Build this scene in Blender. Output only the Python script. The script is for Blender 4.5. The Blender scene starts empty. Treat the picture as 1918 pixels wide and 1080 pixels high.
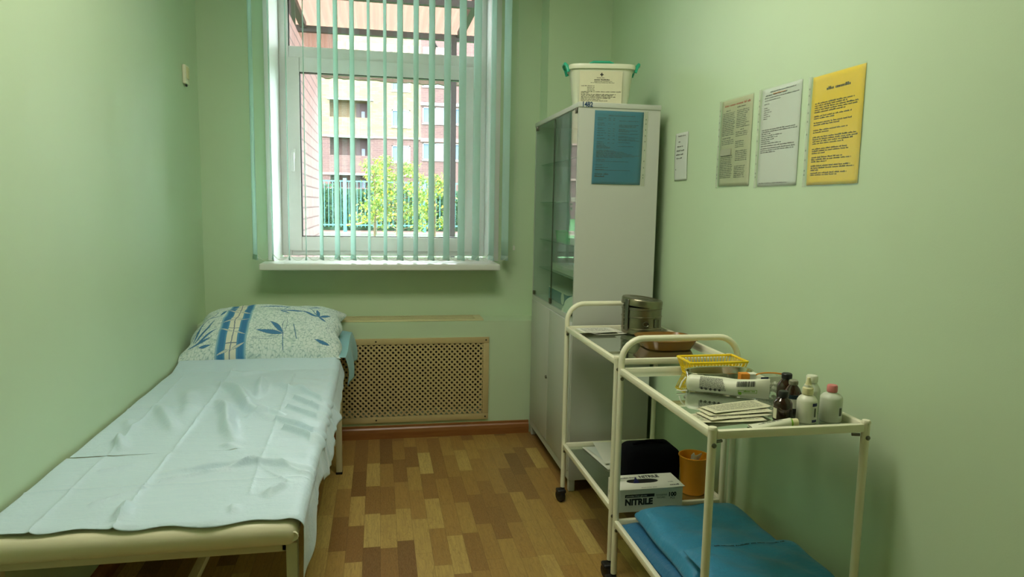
import bpy, bmesh, math, random
from math import sin, cos, pi, radians, sqrt, exp
from mathutils import Vector, Matrix
random.seed(7)
S = bpy.context.scene
COL = S.collection
PI = pi

# ------------------------------------------------------------------ camera
CAM_LOC = Vector((0.0, 0.0, 1.30))
yaw, pit, rol = radians(10.9), radians(6.85), radians(1.07)
F0 = Vector((sin(yaw), cos(yaw), 0)); R0 = Vector((cos(yaw), -sin(yaw), 0)); U0 = Vector((0, 0, 1))
Fw = F0*cos(pit) - U0*sin(pit); Up = U0*cos(pit) + F0*sin(pit)
Rt = R0*cos(rol) + Up*sin(rol); Up = Up*cos(rol) - R0*sin(rol)
cd = bpy.data.cameras.new('camera'); cam = bpy.data.objects.new('camera', cd); COL.objects.link(cam)
cam.matrix_world = Matrix(((Rt.x, Up.x, -Fw.x, CAM_LOC.x), (Rt.y, Up.y, -Fw.y, CAM_LOC.y), (Rt.z, Up.z, -Fw.z, CAM_LOC.z), (0, 0, 0, 1)))
cd.sensor_fit = 'HORIZONTAL'; cd.sensor_width = 36.0; cd.lens = 36.0*1300/1918; cd.clip_start = .05; cd.clip_end = 300
S.camera = cam

# ------------------------------------------------------------------ view + world + sun
vs = S.view_settings
vs.view_transform = 'Standard'; vs.look = 'None'; vs.gamma = 1; vs.use_curve_mapping = False
vs.exposure = 0.64
world = bpy.data.worlds.new('overcast_sky'); S.world = world; world.use_nodes = True
wn = world.node_tree.nodes; wn['Background'].inputs['Color'].default_value = (.80, .94, 1.0, 1)
wn['Background'].inputs['Strength'].default_value = 12.0
sun_d = bpy.data.lights.new('sun', 'SUN'); sun_d.energy = 2.0; sun_d.angle = radians(3); sun_d.color = (1, .96, .88)
sun_o = bpy.data.objects.new('sun', sun_d); COL.objects.link(sun_o)
sun_o.rotation_euler = Vector((.35, .75, -.75)).to_track_quat('-Z', 'Y').to_euler()
sun_o.location = (0, -10, 20)
LAMP_POWER = 18.0

# ------------------------------------------------------------------ materials
def lin(c):
    return tuple((x/12.92 if x <= .04045 else ((x+.055)/1.055)**2.4) for x in c)
def rgb(r, g, b): return lin((r/255, g/255, b/255)) + (1,)
class NT:
    def __init__(s, name):
        s.m = bpy.data.materials.new(name); s.m.use_nodes = True; s.t = s.m.node_tree; s.n = s.t.nodes; s.l = s.t.links
        s.b = s.n['Principled BSDF']; s.out = s.n['Material Output']
    def N(s, kind, **kw):
        n = s.n.new(kind)
        for k, v in kw.items():
            if hasattr(n, k): setattr(n, k, v)
        return n
    def L(s, a, b): s.l.new(a, b)
    def math(s, op, a, b=None, c=None):
        n = s.N('ShaderNodeMath', operation=op)
        for i, v in enumerate((a, b, c)):
            if v is None: continue
            if isinstance(v, (int, float)): n.inputs[i].default_value = v
            else: s.L(v, n.inputs[i])
        return n.outputs[0]
    def mix(s, f, a, b, bt='MIX'):
        n = s.N('ShaderNodeMix', data_type='RGBA', blend_type=bt)
        for sock, v in ((n.inputs['Factor'], f), (n.inputs['A'], a), (n.inputs['B'], b)):
            if isinstance(v, (int, float)): sock.default_value = v
            elif isinstance(v, tuple): sock.default_value = v
            else: s.L(v, sock)
        return n.outputs['Result']
    def coord(s, which='Object'): return s.N('ShaderNodeTexCoord').outputs[which]
    def noise(s, vec, scale, detail=3, rough=.5, out='Fac'):
        n = s.N('ShaderNodeTexNoise'); n.inputs['Scale'].default_value = scale; n.inputs['Detail'].default_value = detail
        n.inputs['Roughness'].default_value = rough; s.L(vec, n.inputs['Vector']); return n.outputs[out]
    def mapr(s, v, a, b, c=0., d=1.):
        n = s.N('ShaderNodeMapRange'); s.L(v, n.inputs[0])
        for i, x in enumerate((a, b, c, d)): n.inputs[i+1].default_value = x
        return n.outputs[0]
    def bump(s, h, strength=.3, dist=.002):
        n = s.N('ShaderNodeBump'); n.inputs['Strength'].default_value = strength; n.inputs['Distance'].default_value = dist
        s.L(h, n.inputs['Height']); s.L(n.outputs[0], s.b.inputs['Normal'])
    def scale(s, vec, sc):
        n = s.N('ShaderNodeMapping'); n.inputs['Scale'].default_value = sc; s.L(vec, n.inputs['Vector']); return n.outputs[0]
    def base(s, c):
        if isinstance(c, tuple): s.b.inputs['Base Color'].default_value = c
        else: s.L(c, s.b.inputs['Base Color'])

def plain(name, col, rough=.5, metal=0., var=.06, nscale=30, bump=0., bscale=200, spec=.5, bdist=.001, trans=0., sub=0., coat=0., anis=None):
    t = NT(name); co = t.coord()
    nz = t.noise(co, nscale)
    dark = tuple(x*(1-var) for x in col[:3]) + (1,); lite = tuple(min(1, x*(1+var)) for x in col[:3]) + (1,)
    t.base(t.mix(nz, dark, lite))
    t.b.inputs['Roughness'].default_value = rough; t.b.inputs['Metallic'].default_value = metal
    t.b.inputs['Specular IOR Level'].default_value = spec
    t.b.inputs['Transmission Weight'].default_value = trans
    t.b.inputs['Coat Weight'].default_value = coat
    if sub: t.b.inputs['Subsurface Weight'].default_value = sub; t.b.inputs['Subsurface Radius'].default_value = (.02, .02, .02)
    if bump: t.bump(t.noise(co, bscale, 2), bump, bdist)
    return t.m

def glassy(name, tint, reflect=1.0, rough=0.0, base_alpha=0.0, col=(.5, .5, .5, 1), f0=1.5):
    # thin pane: clear transmission with Fresnel reflection (and a share of diffuse film)
    t = NT(name); t.n.remove(t.b)
    tr = t.N('ShaderNodeBsdfTransparent'); tr.inputs[0].default_value = tint
    gl = t.N('ShaderNodeBsdfGlossy'); gl.inputs['Roughness'].default_value = rough; gl.inputs[0].default_value = (.95, 1, .97, 1)
    lw = t.N('ShaderNodeLayerWeight'); lw.inputs[0].default_value = .5; r0 = ((f0-1)/(f0+1))**2
    k5 = t.math('POWER', lw.outputs['Facing'], 4.0)
    fr = t.math('MULTIPLY', t.math('ADD', r0*2, t.math('MULTIPLY', k5, 1-r0*2)), reflect)
    mx = t.N('ShaderNodeMixShader'); t.L(t.math('MINIMUM', fr, 1.0), mx.inputs[0])
    t.L(tr.outputs[0], mx.inputs[1]); t.L(gl.outputs[0], mx.inputs[2]); last = mx.outputs[0]
    if base_alpha:
        df = t.N('ShaderNodeBsdfDiffuse'); df.inputs[0].default_value = col
        m2 = t.N('ShaderNodeMixShader'); m2.inputs[0].default_value = base_alpha
        t.L(last, m2.inputs[1]); t.L(df.outputs[0], m2.inputs[2]); last = m2.outputs[0]
    t.L(last, t.out.inputs[0]); return t.m

def translucent(name, col, f=.45, rough=.6):
    t = NT(name); t.base(col); t.b.inputs['Roughness'].default_value = rough
    ts = t.N('ShaderNodeBsdfTranslucent'); ts.inputs[0].default_value = col
    mx = t.N('ShaderNodeMixShader'); mx.inputs[0].default_value = f
    t.L(t.b.outputs[0], mx.inputs[1]); t.L(ts.outputs[0], mx.inputs[2]); t.L(mx.outputs[0], t.out.inputs[0]); return t.m

M = {}
M['wall'] = plain('green_wall_paint', rgb(198, 220, 184), .42, var=.03, nscale=3, bump=.25, bscale=350, bdist=.0006, spec=.35)
M['ceiling'] = plain('white_ceiling_paint', rgb(225, 228, 215), .8, var=.02)
M['white_pvc'] = plain('white_pvc', rgb(240, 240, 236), .35, var=.02, spec=.5)
M['sill'] = plain('sill_plastic', rgb(228, 232, 222), .28, var=.02)
M['cabinet'] = plain('white_enamel', rgb(196, 200, 190), .38, var=.02, nscale=5, bump=.1, bscale=300, bdist=.0004)
M['cream_paint'] = plain('cream_powder_coat', rgb(238, 236, 208), .3, var=.04, nscale=8)
M['vinyl'] = plain('cream_vinyl', rgb(238, 232, 198), .4, var=.04, nscale=6, bump=.15, bscale=400, bdist=.0004)
M['couch_frame'] = plain('couch_frame_paint', rgb(214, 208, 172), .35, var=.04)
M['bolt'] = plain('dark_steel', rgb(120, 118, 105), .35, metal=1., var=.1)
M['black_plastic'] = plain('black_plastic', rgb(22, 22, 22), .45, var=.1)
M['black_fabric'] = plain('black_fabric', rgb(14, 14, 20), .95, var=.2, nscale=60, spec=.1)
M['steel'] = plain('brushed_steel', rgb(140, 134, 112), .30, metal=1., var=.28, nscale=22, bump=.2, bscale=60)
M['tray_steel'] = plain('polished_steel', rgb(205, 200, 180), .18, metal=1., var=.05)
M['amber'] = plain('amber_plastic', rgb(158, 112, 48), .25, var=.12, nscale=12, trans=.25)
M['yellow_plastic'] = plain('yellow_plastic', rgb(252, 216, 24), .35, var=.04)
M['orange_plastic'] = plain('orange_plastic', rgb(244, 160, 40), .35, var=.05)
M['white_paper'] = plain('white_paper', rgb(226, 226, 212), .75, var=.03, nscale=15)
M['cream_paper'] = plain('cream_paper', rgb(214, 212, 180), .8, var=.05, nscale=30)
M['yellow_paper'] = plain('yellow_paper', rgb(240, 208, 16), .5, var=.04, nscale=12)
M['blue_paper'] = plain('teal_blue_paper', rgb(12, 112, 142), .6, var=.05, nscale=8)
M['grey_paper'] = plain('pale_grey_paper', rgb(208, 216, 206), .6, var=.03)
M['beige_paper'] = plain('beige_paper', rgb(188, 192, 156), .6, var=.04)
M['ink'] = plain('black_ink', rgb(24, 28, 26), .7, var=.05)
M['grey_ink'] = plain('grey_ink', rgb(86, 92, 80), .7, var=.05)
M['red_ink'] = plain('red_brown_ink', rgb(170, 84, 60), .7, var=.05)
M['blue_ink'] = plain('blue_ink', rgb(26, 62, 96), .6, var=.05)
M['teal_ink'] = plain('teal_ink', rgb(6, 38, 50), .6, var=.05)
M['lime_ink'] = plain('lime_ink', rgb(128, 178, 40), .6, var=.05)
M['orange_ink'] = plain('orange_ink', rgb(232, 146, 40), .6, var=.05)
M['navy'] = plain('navy_print', rgb(24, 28, 84), .5, var=.1)
M['brown_glass'] = plain('brown_bottle_glass', rgb(46, 20, 8), .08, var=.2, spec=.8, trans=.15)
M['white_plastic'] = plain('white_bottle_plastic', rgb(226, 228, 204), .35, var=.02, sub=.1)
M['milky_plastic'] = plain('milky_plastic', rgb(206, 214, 192), .35, var=.02, sub=.1)
M['cream_cap'] = plain('cream_cap', rgb(226, 220, 170), .4, var=.02)
M['pink_cap'] = plain('pink_cap', rgb(214, 128, 124), .45, var=.03)
M['grey_cap'] = plain('grey_cap', rgb(140, 140, 118), .5, var=.03)
M['grey_cap_light'] = plain('printed_grey', rgb(164, 168, 144), .6)
M['bin_plastic'] = plain('translucent_bin_plastic', rgb(218, 222, 196), .35, var=.02, sub=.15)
M['green_plastic'] = plain('sea_green_plastic', rgb(40, 168, 132), .35, var=.05)
M['bright_green'] = plain('bright_green_plastic', rgb(60, 190, 60), .4, var=.05)
M['cotton'] = plain('white_cotton', rgb(232, 232, 216), .95, var=.04, nscale=60, bump=.8, bscale=90, bdist=.003)
M['film'] = glassy('clear_plastic_film', (.96, .97, .95, 1), 1.2, .12, .12, rgb(225, 228, 210))
M['sleeve'] = glassy('document_sleeve_film', (.97, .98, .96, 1), .8, .16, .04, rgb(200, 214, 190))
M['strip_film'] = glassy('white_strip_film', (.95, .96, .93, 1), .6, .2, .45, rgb(214, 222, 200))
M['glass'] = glassy('window_glass', (.97, .98, .97, 1), .8)
M['cab_glass'] = glassy('cabinet_glass', (.86, .93, .90, 1), .5)
M['shelf_glass'] = glassy('tinted_shelf_glass', (.66, .72, .64, 1), 2.3, .015, .10, rgb(110, 120, 100), 1.55)
M['clear_shelf'] = glassy('clear_shelf_glass', (.70, .84, .76, 1), 1.0, 0, .10, rgb(60, 110, 80))
M['chain'] = plain('white_bead_chain', rgb(222, 228, 210), .4)
M['vent'] = plain('beige_mdf', rgb(196, 178, 128), .5, var=.06, nscale=20)
M['vent_top'] = plain('cream_mdf', rgb(214, 208, 160), .5, var=.06, nscale=20)
M['recess_shade'] = plain('painted_recess_shade', rgb(34, 29, 20), .9, var=.2)
M['radiator'] = plain('old_radiator_paint', rgb(70, 62, 44), .6, var=.15)
M['asphalt'] = plain('pink_gravel_path', rgb(97, 72, 62), .9, var=.12, nscale=2)
M['grass'] = plain('grass', rgb(52, 89, 39), .9, var=.25, nscale=6, bump=.6, bscale=30, bdist=.05)
M['fence_paint'] = plain('turquoise_fence_paint', rgb(61, 123, 118), .5, var=.05)
M['post_paint'] = plain('rusty_dark_steel', rgb(34, 26, 22), .7, var=.5, nscale=40, bump=.4, bscale=60, bdist=.004)
M['beam_paint'] = plain('dark_brown_beam', rgb(36, 26, 22), .6, var=.3, nscale=10)
M['beige_beam'] = plain('weathered_beige_beam', rgb(96, 80, 66), .8, var=.35, nscale=9)
M['polycarb'] = translucent('bronze_polycarbonate', rgb(112, 78, 68), .7, .4)
M['yellow_metal'] = plain('yellow_play_paint', rgb(190, 153, 49), .5)
M['bark'] = plain('bark', rgb(90, 75, 52), .9, var=.2)
M['window_dark'] = plain('far_window_glass', rgb(84, 98, 116), .6, var=.15, nscale=2, spec=.2)
M['curtain'] = plain('far_curtain', rgb(131, 136, 148), .8, var=.08, nscale=3)
M['far_white'] = plain('far_white_frame', rgb(156, 156, 159), .6)
M['loggia_dark'] = plain('loggia_door', rgb(82, 64, 66), .8, var=.1)
M['ledge_pink'] = plain('pink_concrete_ledge', rgb(138, 107, 100), .8, var=.05)
M['lamp_diffuser'] = plain('lamp_body', rgb(230, 230, 225), .5)

def vane_mat():
    t = NT('mint_vane_fabric'); co = t.coord()
    w = t.noise(t.scale(co, (60, 60, 900)), 3, 2)
    c = t.mix(w, rgb(212, 245, 236), rgb(220, 248, 240)); t.base(c); t.b.inputs['Roughness'].default_value = .75
    ts = t.N('ShaderNodeBsdfTranslucent'); ts.inputs[0].default_value = rgb(236, 248, 243)
    mx = t.N('ShaderNodeMixShader'); mx.inputs[0].default_value = .50
    t.L(t.b.outputs[0], mx.inputs[1]); t.L(ts.outputs[0], mx.inputs[2]); t.L(mx.outputs[0], t.out.inputs[0]); return t.m
M['vane'] = vane_mat()

def floor_mat():
    t = NT('parquet_pattern_linoleum'); co = t.coord()
    sx = t.N('ShaderNodeSeparateXYZ'); t.L(co, sx.inputs[0]); x, y = sx.outputs[0], sx.outputs[1]
    W, LEN = .064, .29
    cx = t.math('DIVIDE', x, W); col = t.math('FLOOR', cx)
    wn1 = t.N('ShaderNodeTexWhiteNoise', noise_dimensions='1D'); t.L(col, wn1.inputs['W'])
    yy = t.math('ADD', t.math('DIVIDE', y, LEN), t.math('MULTIPLY', wn1.outputs['Value'], 7.3)); row = t.math('FLOOR', yy)
    # every third block joins its neighbour for uneven lengths
    cb = t.N('ShaderNodeCombineXYZ'); t.L(col, cb.inputs[0]); t.L(row, cb.inputs[1])
    wn2 = t.N('ShaderNodeTexWhiteNoise', noise_dimensions='2D'); t.L(cb.outputs[0], wn2.inputs['Vector'])
    v = wn2.outputs['Value']
    rmp = t.N('ShaderNodeValToRGB'); t.L(v, rmp.inputs[0]); e = rmp.color_ramp; e.interpolation = 'CONSTANT'
    cols = [(0, (118, 80, 34)), (.10, (146, 106, 50)), (.28, (166, 128, 62)), (.42, (138, 98, 46)), (.58, (180, 146, 74)), (.72, (198, 168, 92)), (.84, (170, 132, 66)), (.93, (208, 182, 104))]
    e.elements[0].position = 0; e.elements[0].color = rgb(*cols[0][1]); e.elements[1].position = cols[1][0]; e.elements[1].color = rgb(*cols[1][1])
    for p, c in cols[2:]:
        k = e.elements.new(p); k.color = rgb(*c)
    # grain
    cb2 = t.N('ShaderNodeCombineXYZ'); t.L(x, cb2.inputs[0]); t.L(y, cb2.inputs[1]); t.L(t.math('MULTIPLY', v, 30), cb2.inputs[2])
    g1 = t.noise(t.scale(cb2.outputs[0], (70, 5, 1)), 2.2, 5, .65)
    g2 = t.noise(t.scale(cb2.outputs[0], (240, 30, 1)), 2.0, 3, .6)
    g3 = t.noise(t.scale(cb2.outputs[0], (14, 3.2, 1)), 2.0, 2)
    wv = t.math('SINE', t.math('MULTIPLY', g3, 60))
    c = t.mix(t.mapr(g1, .3, .7, 0, .42), rmp.outputs[0], (.13, .065, .022, 1))
    c = t.mix(t.mapr(g2, .35, .6, .0, .30), c, (.42, .27, .11, 1))
    c = t.mix(t.mapr(wv, .75, 1, 0, .22), c, (.12, .06, .02, 1))
    fx = t.math('FRACT', cx); fy = t.math('FRACT', yy)
    ex = t.math('MINIMUM', fx, t.math('SUBTRACT', 1, fx)); ey = t.math('MULTIPLY', t.math('MINIMUM', fy, t.math('SUBTRACT', 1, fy)), LEN/W)
    ed = t.mapr(t.math('MINIMUM', ex, ey), .0, .025, 1, 0)
    c = t.mix(t.math('MULTIPLY', ed, .45), c, (.07, .035, .012, 1))
    t.base(c); t.b.inputs['Roughness'].default_value = .38; t.b.inputs['Specular IOR Level'].default_value = .4
    t.bump(g2, .08, .0005); return t.m
M['floor'] = floor_mat()
def wood_mat():
    t = NT('oak_skirting'); co = t.coord()
    g = t.noise(t.scale(co, (4, 60, 60)), 2.5, 4, .6)
    t.base(t.mix(g, rgb(110, 66, 28), rgb(166, 110, 56))); t.b.inputs['Roughness'].default_value = .35; return t.m
M['baseboard'] = wood_mat()
def brick_mat(name, c1, c2, mortar, sc=1., axis='XZ'):
    t = NT(name); co = t.coord()
    sx = t.N('ShaderNodeSeparateXYZ'); t.L(co, sx.inputs[0]); cb = t.N('ShaderNodeCombineXYZ')
    t.L(sx.outputs[0 if axis == 'XZ' else 1], cb.inputs[0]); t.L(sx.outputs[2], cb.inputs[1])
    b = t.N('ShaderNodeTexBrick'); t.L(cb.outputs[0], b.inputs['Vector'])
    b.inputs['Color1'].default_value = c1; b.inputs['Color2'].default_value = c2; b.inputs['Mortar'].default_value = mortar
    b.inputs['Scale'].default_value = 1; b.inputs['Brick Width'].default_value = .26*sc; b.inputs['Row Height'].default_value = .0775*sc
    b.inputs['Mortar Size'].default_value = .006*sc; b.inputs['Mortar Smooth'].default_value = .1
    t.base(b.outputs['Color']); t.b.inputs['Roughness'].default_value = .9; return t.m
M['brick_near'] = brick_mat('pink_facing_brick', rgb(136, 100, 95), rgb(128, 92, 89), rgb(79, 56, 54), 1.15, 'YZ')
M['brick_yellow'] = brick_mat('yellow_brick', rgb(123, 107, 85), rgb(112, 93, 69), rgb(92, 75, 59), 1.6)
M['brick_brown'] = brick_mat('brown_brick', rgb(80, 56, 56), rgb(90, 66, 62), rgb(110, 87, 82), 1.6)
def leaf_mat(name, a, b, c):
    t = NT(name); co = t.coord('Object'); v = t.N('ShaderNodeTexWhiteNoise', noise_dimensions='3D')
    sn = t.N('ShaderNodeVectorMath', operation='SNAP'); t.L(co, sn.inputs[0]); sn.inputs[1].default_value = (.08, .08, .08); t.L(sn.outputs[0], v.inputs['Vector'])
    r = t.N('ShaderNodeValToRGB'); t.L(v.outputs['Value'], r.inputs[0]); e = r.color_ramp
    e.elements[0].color = a; e.elements[1].color = c; k = e.elements.new(.5); k.color = b
    t.base(r.outputs[0]); t.b.inputs['Roughness'].default_value = .6
    ts = t.N('ShaderNodeBsdfTranslucent'); t.L(r.outputs[0], ts.inputs[0]); mx = t.N('ShaderNodeMixShader'); mx.inputs[0].default_value = .4
    t.L(t.b.outputs[0], mx.inputs[1]); t.L(ts.outputs[0], mx.inputs[2]); t.L(mx.outputs[0], t.out.inputs[0]); return t.m
M['maple'] = leaf_mat('maple_leaves', rgb(69, 95, 33), rgb(102, 123, 48), rgb(125, 130, 59))
M['maple_yellow'] = leaf_mat('yellow_maple_leaves', rgb(185, 164, 41), rgb(194, 175, 57), rgb(175, 169, 66))
M['hedge'] = leaf_mat('hedge_leaves', rgb(25, 49, 31), rgb(43, 75, 43), rgb(69, 100, 57))

def sheet_mat(name, base):
    t = NT(name); co = t.coord()
    nz = t.noise(co, 6, 3); c = t.mix(nz, tuple(x*.95 for x in base[:3])+(1,), base)
    t.base(c); t.b.inputs['Roughness'].default_value = .46; t.b.inputs['Specular IOR Level'].default_value = .45
    t.b.inputs['Sheen Weight'].default_value = .15
    h1 = t.noise(co, 16, 4, .6); h2 = t.noise(t.scale(co, (1, 5, 1)), 14, 3); h3 = t.noise(co, 900, 1)
    h = t.math('ADD', t.math('ADD', t.math('MULTIPLY', h1, .9), t.math('MULTIPLY', h2, .3)), t.math('MULTIPLY', h3, .04))
    t.bump(h, .75, .008); return t.m
M['sheet'] = sheet_mat('pale_blue_disposable_sheet', rgb(206, 229, 242))
M['sheet2'] = sheet_mat('blue_under_sheet', rgb(150, 202, 212))
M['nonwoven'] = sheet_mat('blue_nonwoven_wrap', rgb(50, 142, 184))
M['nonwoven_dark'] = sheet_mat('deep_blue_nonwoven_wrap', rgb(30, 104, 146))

def attr_mat(name, attr, rough=.85, bump=None):
    t = NT(name); a = t.N('ShaderNodeAttribute'); a.attribute_name = attr; co = t.coord()
    nz = t.noise(co, 300, 2); c = t.mix(t.mapr(nz, .3, .7, 0, .12), a.outputs['Color'], (.25, .35, .36, 1))
    t.base(c); t.b.inputs['Roughness'].default_value = rough; t.b.inputs['Specular IOR Level'].default_value = .2
    t.bump(t.noise(co, 22, 4, .6), .3, .006); return t.m
M['pillow'] = attr_mat('blue_bamboo_print_cotton', 'print')

# ------------------------------------------------------------------ mesh helpers
class MB:
    def __init__(s): s.v = []; s.f = []; s.sm = []
    def add(s, vs_, fs, smooth=False, Mx=None):
        o = len(s.v)
        for p in vs_:
            p = Vector(p); s.v.append(tuple(Mx @ p) if Mx else tuple(p))
        for f in fs: s.f.append(tuple(i+o for i in f)); s.sm.append(smooth)
        return s
    def box(s, x0, y0, z0, x1, y1, z1, Mx=None):
        V = [(x0, y0, z0), (x1, y0, z0), (x1, y1, z0), (x0, y1, z0), (x0, y0, z1), (x1, y0, z1), (x1, y1, z1), (x0, y1, z1)]
        return s.add(V, [(0, 3, 2, 1), (4, 5, 6, 7), (0, 1, 5, 4), (1, 2, 6, 5), (2, 3, 7, 6), (3, 0, 4, 7)], False, Mx)
    def rbox(s, x0, y0, z0, x1, y1, z1, r=.003, seg=2, Mx=None):
        bm = bmesh.new(); bmesh.ops.create_cube(bm, size=1)
        for v in bm.verts: v.co = Vector((x0+(v.co.x+.5)*(x1-x0), y0+(v.co.y+.5)*(y1-y0), z0+(v.co.z+.5)*(z1-z0)))
        r = min(r, .49*min(x1-x0, y1-y0, z1-z0))
        bmesh.ops.bevel(bm, geom=bm.edges[:], offset=r, segments=seg, profile=.5, affect='EDGES')
        bm.verts.index_update()
        s.add([v.co.copy() for v in bm.verts], [[v.index for v in f.verts] for f in bm.faces], True, Mx); bm.free(); return s
    def tube(s, pts, r, n=12, caps=True, closed=False, flat=1.0):
        pts = [Vector(p) for p in pts]; k = len(pts); rs = r if isinstance(r, (list, tuple)) else [r]*k
        up = None; V = []
        for i, p in enumerate(pts):
            if closed: d = pts[(i+1) % k]-pts[i-1]
            else: d = pts[min(i+1, k-1)]-pts[max(i-1, 0)]
            d.normalize()
            if up is None:
                a = Vector((0, 0, 1)) if abs(d.z) < .9 else Vector((1, 0, 0)); up = (a - d*a.dot(d)).normalized()
            else: up = (up - d*up.dot(d)).normalized()
            sd = d.cross(up)
            for j in range(n):
                a = 2*PI*j/n; V.append(p + up*cos(a)*rs[i]*flat + sd*sin(a)*rs[i])
        Fs = []
        for i in range(k if closed else k-1):
            for j in range(n):
                a = i*n+j; b = i*n+(j+1) % n; c = ((i+1) % k)*n+(j+1) % n; d = ((i+1) % k)*n+j
                Fs.append((a, b, c, d))
        s.add(V, Fs, True)
        if caps and not closed:
            s.add(V[:n], [tuple(range(n-1, -1, -1))]); s.add(V[-n:], [tuple(range(n))])
        return s
    def lathe(s, prof, c=(0, 0, 0), n=24, Mx=None, sx=1, sy=1, power=None):
        V = []; Fs = []
        for r, z in prof:
            for j in range(n):
                a = 2*PI*j/n; ca, sa = cos(a), sin(a)
                if power: ca = math.copysign(abs(ca)**power, ca); sa = math.copysign(abs(sa)**power, sa)
                V.append((c[0]+r*ca*sx, c[1]+r*sa*sy, c[2]+z))
        for i in range(len(prof)-1):
            for j in range(n): Fs.append((i*n+j, i*n+(j+1) % n, (i+1)*n+(j+1) % n, (i+1)*n+j))
        s.add(V, Fs, True, Mx)
        if prof[0][0] > 1e-6: s.add(V[:n], [tuple(range(n-1, -1, -1))], False, Mx)
        if prof[-1][0] > 1e-6: s.add(V[-n:], [tuple(range(n))], False, Mx)
        return s
    def grid(s, fn, nu, nv, smooth=True, both=None):
        V = [fn(i/nu, j/nv) for j in range(nv+1) for i in range(nu+1)]
        s.add(V, [(j*(nu+1)+i, j*(nu+1)+i+1, (j+1)*(nu+1)+i+1, (j+1)*(nu+1)+i) for j in range(nv) for i in range(nu)], smooth); return s
    def prism(s, poly, fn0, fn1):
        n = len(poly); V = [fn0(*p) for p in poly]+[fn1(*p) for p in poly]
        return s.add(V, [tuple(range(n)), tuple(range(2*n-1, n-1, -1))]+[(i, i+n, (i+1) % n+n, (i+1) % n) for i in range(n)])
    def build(s, name, mat, parent=None, solid=0, sub=0):
        me = bpy.data.meshes.new(name); me.from_pydata(s.v, [], s.f); me.polygons.foreach_set('use_smooth', s.sm)
        me.materials.append(mat); me.update()
        bm = bmesh.new(); bm.from_mesh(me); bmesh.ops.remove_doubles(bm, verts=bm.verts, dist=1e-5)
        bmesh.ops.recalc_face_normals(bm, faces=bm.faces)
        bm.to_mesh(me); bm.free()
        if any(s.sm):
            try: me.set_sharp_from_angle(angle=radians(40))
            except Exception: pass
        o = bpy.data.objects.new(name, me); COL.objects.link(o)
        if parent is not None: attach(o, parent)
        if solid:
            m = o.modifiers.new('solidify', 'SOLIDIFY'); m.thickness = solid; m.offset = 0
        if sub:
            m = o.modifiers.new('subdivision', 'SUBSURF'); m.levels = sub; m.render_levels = sub
        return o
def world_of(o):
    m = Matrix.LocRotScale(o.location, o.rotation_euler, o.scale)
    if o.parent: m = world_of(o.parent) @ o.matrix_parent_inverse @ m
    return m
def attach(o, parent):      # mesh written in world coordinates, kept in place under its parent
    o.parent = parent; o.matrix_parent_inverse = world_of(parent).inverted()
def thing(name, loc, label, cat, group=None, rz=0):
    o = bpy.data.objects.new(name, None); COL.objects.link(o); o.empty_display_size = .05; o.location = loc; o.rotation_euler = (0, 0, rz)
    return tag(o, label, cat, group)
def tag(o, label=None, cat=None, group=None, kind=None):
    if label: o['label'] = label
    if cat: o['category'] = cat
    if group: o['group'] = group
    if kind: o['kind'] = kind
    return o
def struct(o): o['kind'] = 'structure'; return o
def at(loc, rz=0, rx=0, ry=0): return Matrix.Translation(loc) @ Matrix.Rotation(rz, 4, 'Z') @ Matrix.Rotation(ry, 4, 'Y') @ Matrix.Rotation(rx, 4, 'X')

def text_geo(txt, size, mapfn, mb, sx=1.0, align='LEFT', bold=0.):
    cu = bpy.data.curves.new('t', 'FONT'); cu.body = txt; cu.size = size; cu.align_x = align; cu.resolution_u = 3; cu.offset = bold
    ob = bpy.data.objects.new('t', cu); COL.objects.link(ob)
    dg = bpy.context.evaluated_depsgraph_get(); me = bpy.data.meshes.new_from_object(ob.evaluated_get(dg))
    mb.add([mapfn(v.co.x*sx, v.co.y) for v in me.vertices], [tuple(p.vertices) for p in me.polygons])
    bpy.data.objects.remove(ob); bpy.data.curves.remove(cu); bpy.data.meshes.remove(me)
def word_marks(mb, rows, mapfn, w, h, rnd):
    # rows: (u0, u1, v, height) fractions of the page; word-like runs of small letter strokes
    for u0, u1, v, hh in rows:
        x = u0*w; e = u1*w; H = hh*h; y = v*h
        while x < e - H*.5:
            for k in range(rnd.randint(3, 10)):
                lw = H*rnd.uniform(.42, .7); lh = H*rnd.choice((.62, .62, .66, .95))
                if x+lw > e: break
                mb.add([mapfn(x, y), mapfn(x+lw, y), mapfn(x+lw, y+lh), mapfn(x, y+lh)], [(0, 1, 2, 3)]); x += lw*1.28
            x += H*.7

# ------------------------------------------------------------------ the room
XL, XR, YB, YU, YF, ZC = -.93, 1.267, 3.80, 3.98, -1.6, 2.75
T = .12
struct(MB().box(XL-T, YF-T, -.1, XR+T, YU+.5, 0).build('floor', M['floor']))
struct(MB().box(XL-T, YF-T, ZC, XR+T, YU+.5, ZC+.1).build('ceiling', M['ceiling']))
struct(MB().box(XL-T, YF-T, 0, XL, YU+.5, ZC).build('wall_left', M['wall']))
struct(MB().box(XR, YF-T, 0, XR+T, YU+.5, ZC).build('wall_right', M['wall']))
struct(MB().box(XL, YF-T, 0, XR, YF, ZC).build('wall_front', M['wall']))
WX0, WX1, WZ0, WZ1 = -.575, .658, .94, 2.62
wb = MB()
wb.box(XL, YU, 0, WX0, YU+.45, ZC); wb.box(WX1, YU, 0, .91, YU+.45, ZC)
wb.box(WX0, YU, 0, WX1, YU+.45, WZ0); wb.box(WX0, YU, WZ1, WX1, YU+.45, ZC)
wb.box(.91, YB, 0, XR, YU+.45, ZC)                       # pilaster beside the cabinet
GX0, GX1, GZ0, GZ1 = -.36, .575, .125, .535              # hole for the radiator grille
wb.box(XL, YB, 0, GX0, YU, .652); wb.box(GX1, YB, 0, .91, YU, .652)
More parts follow.
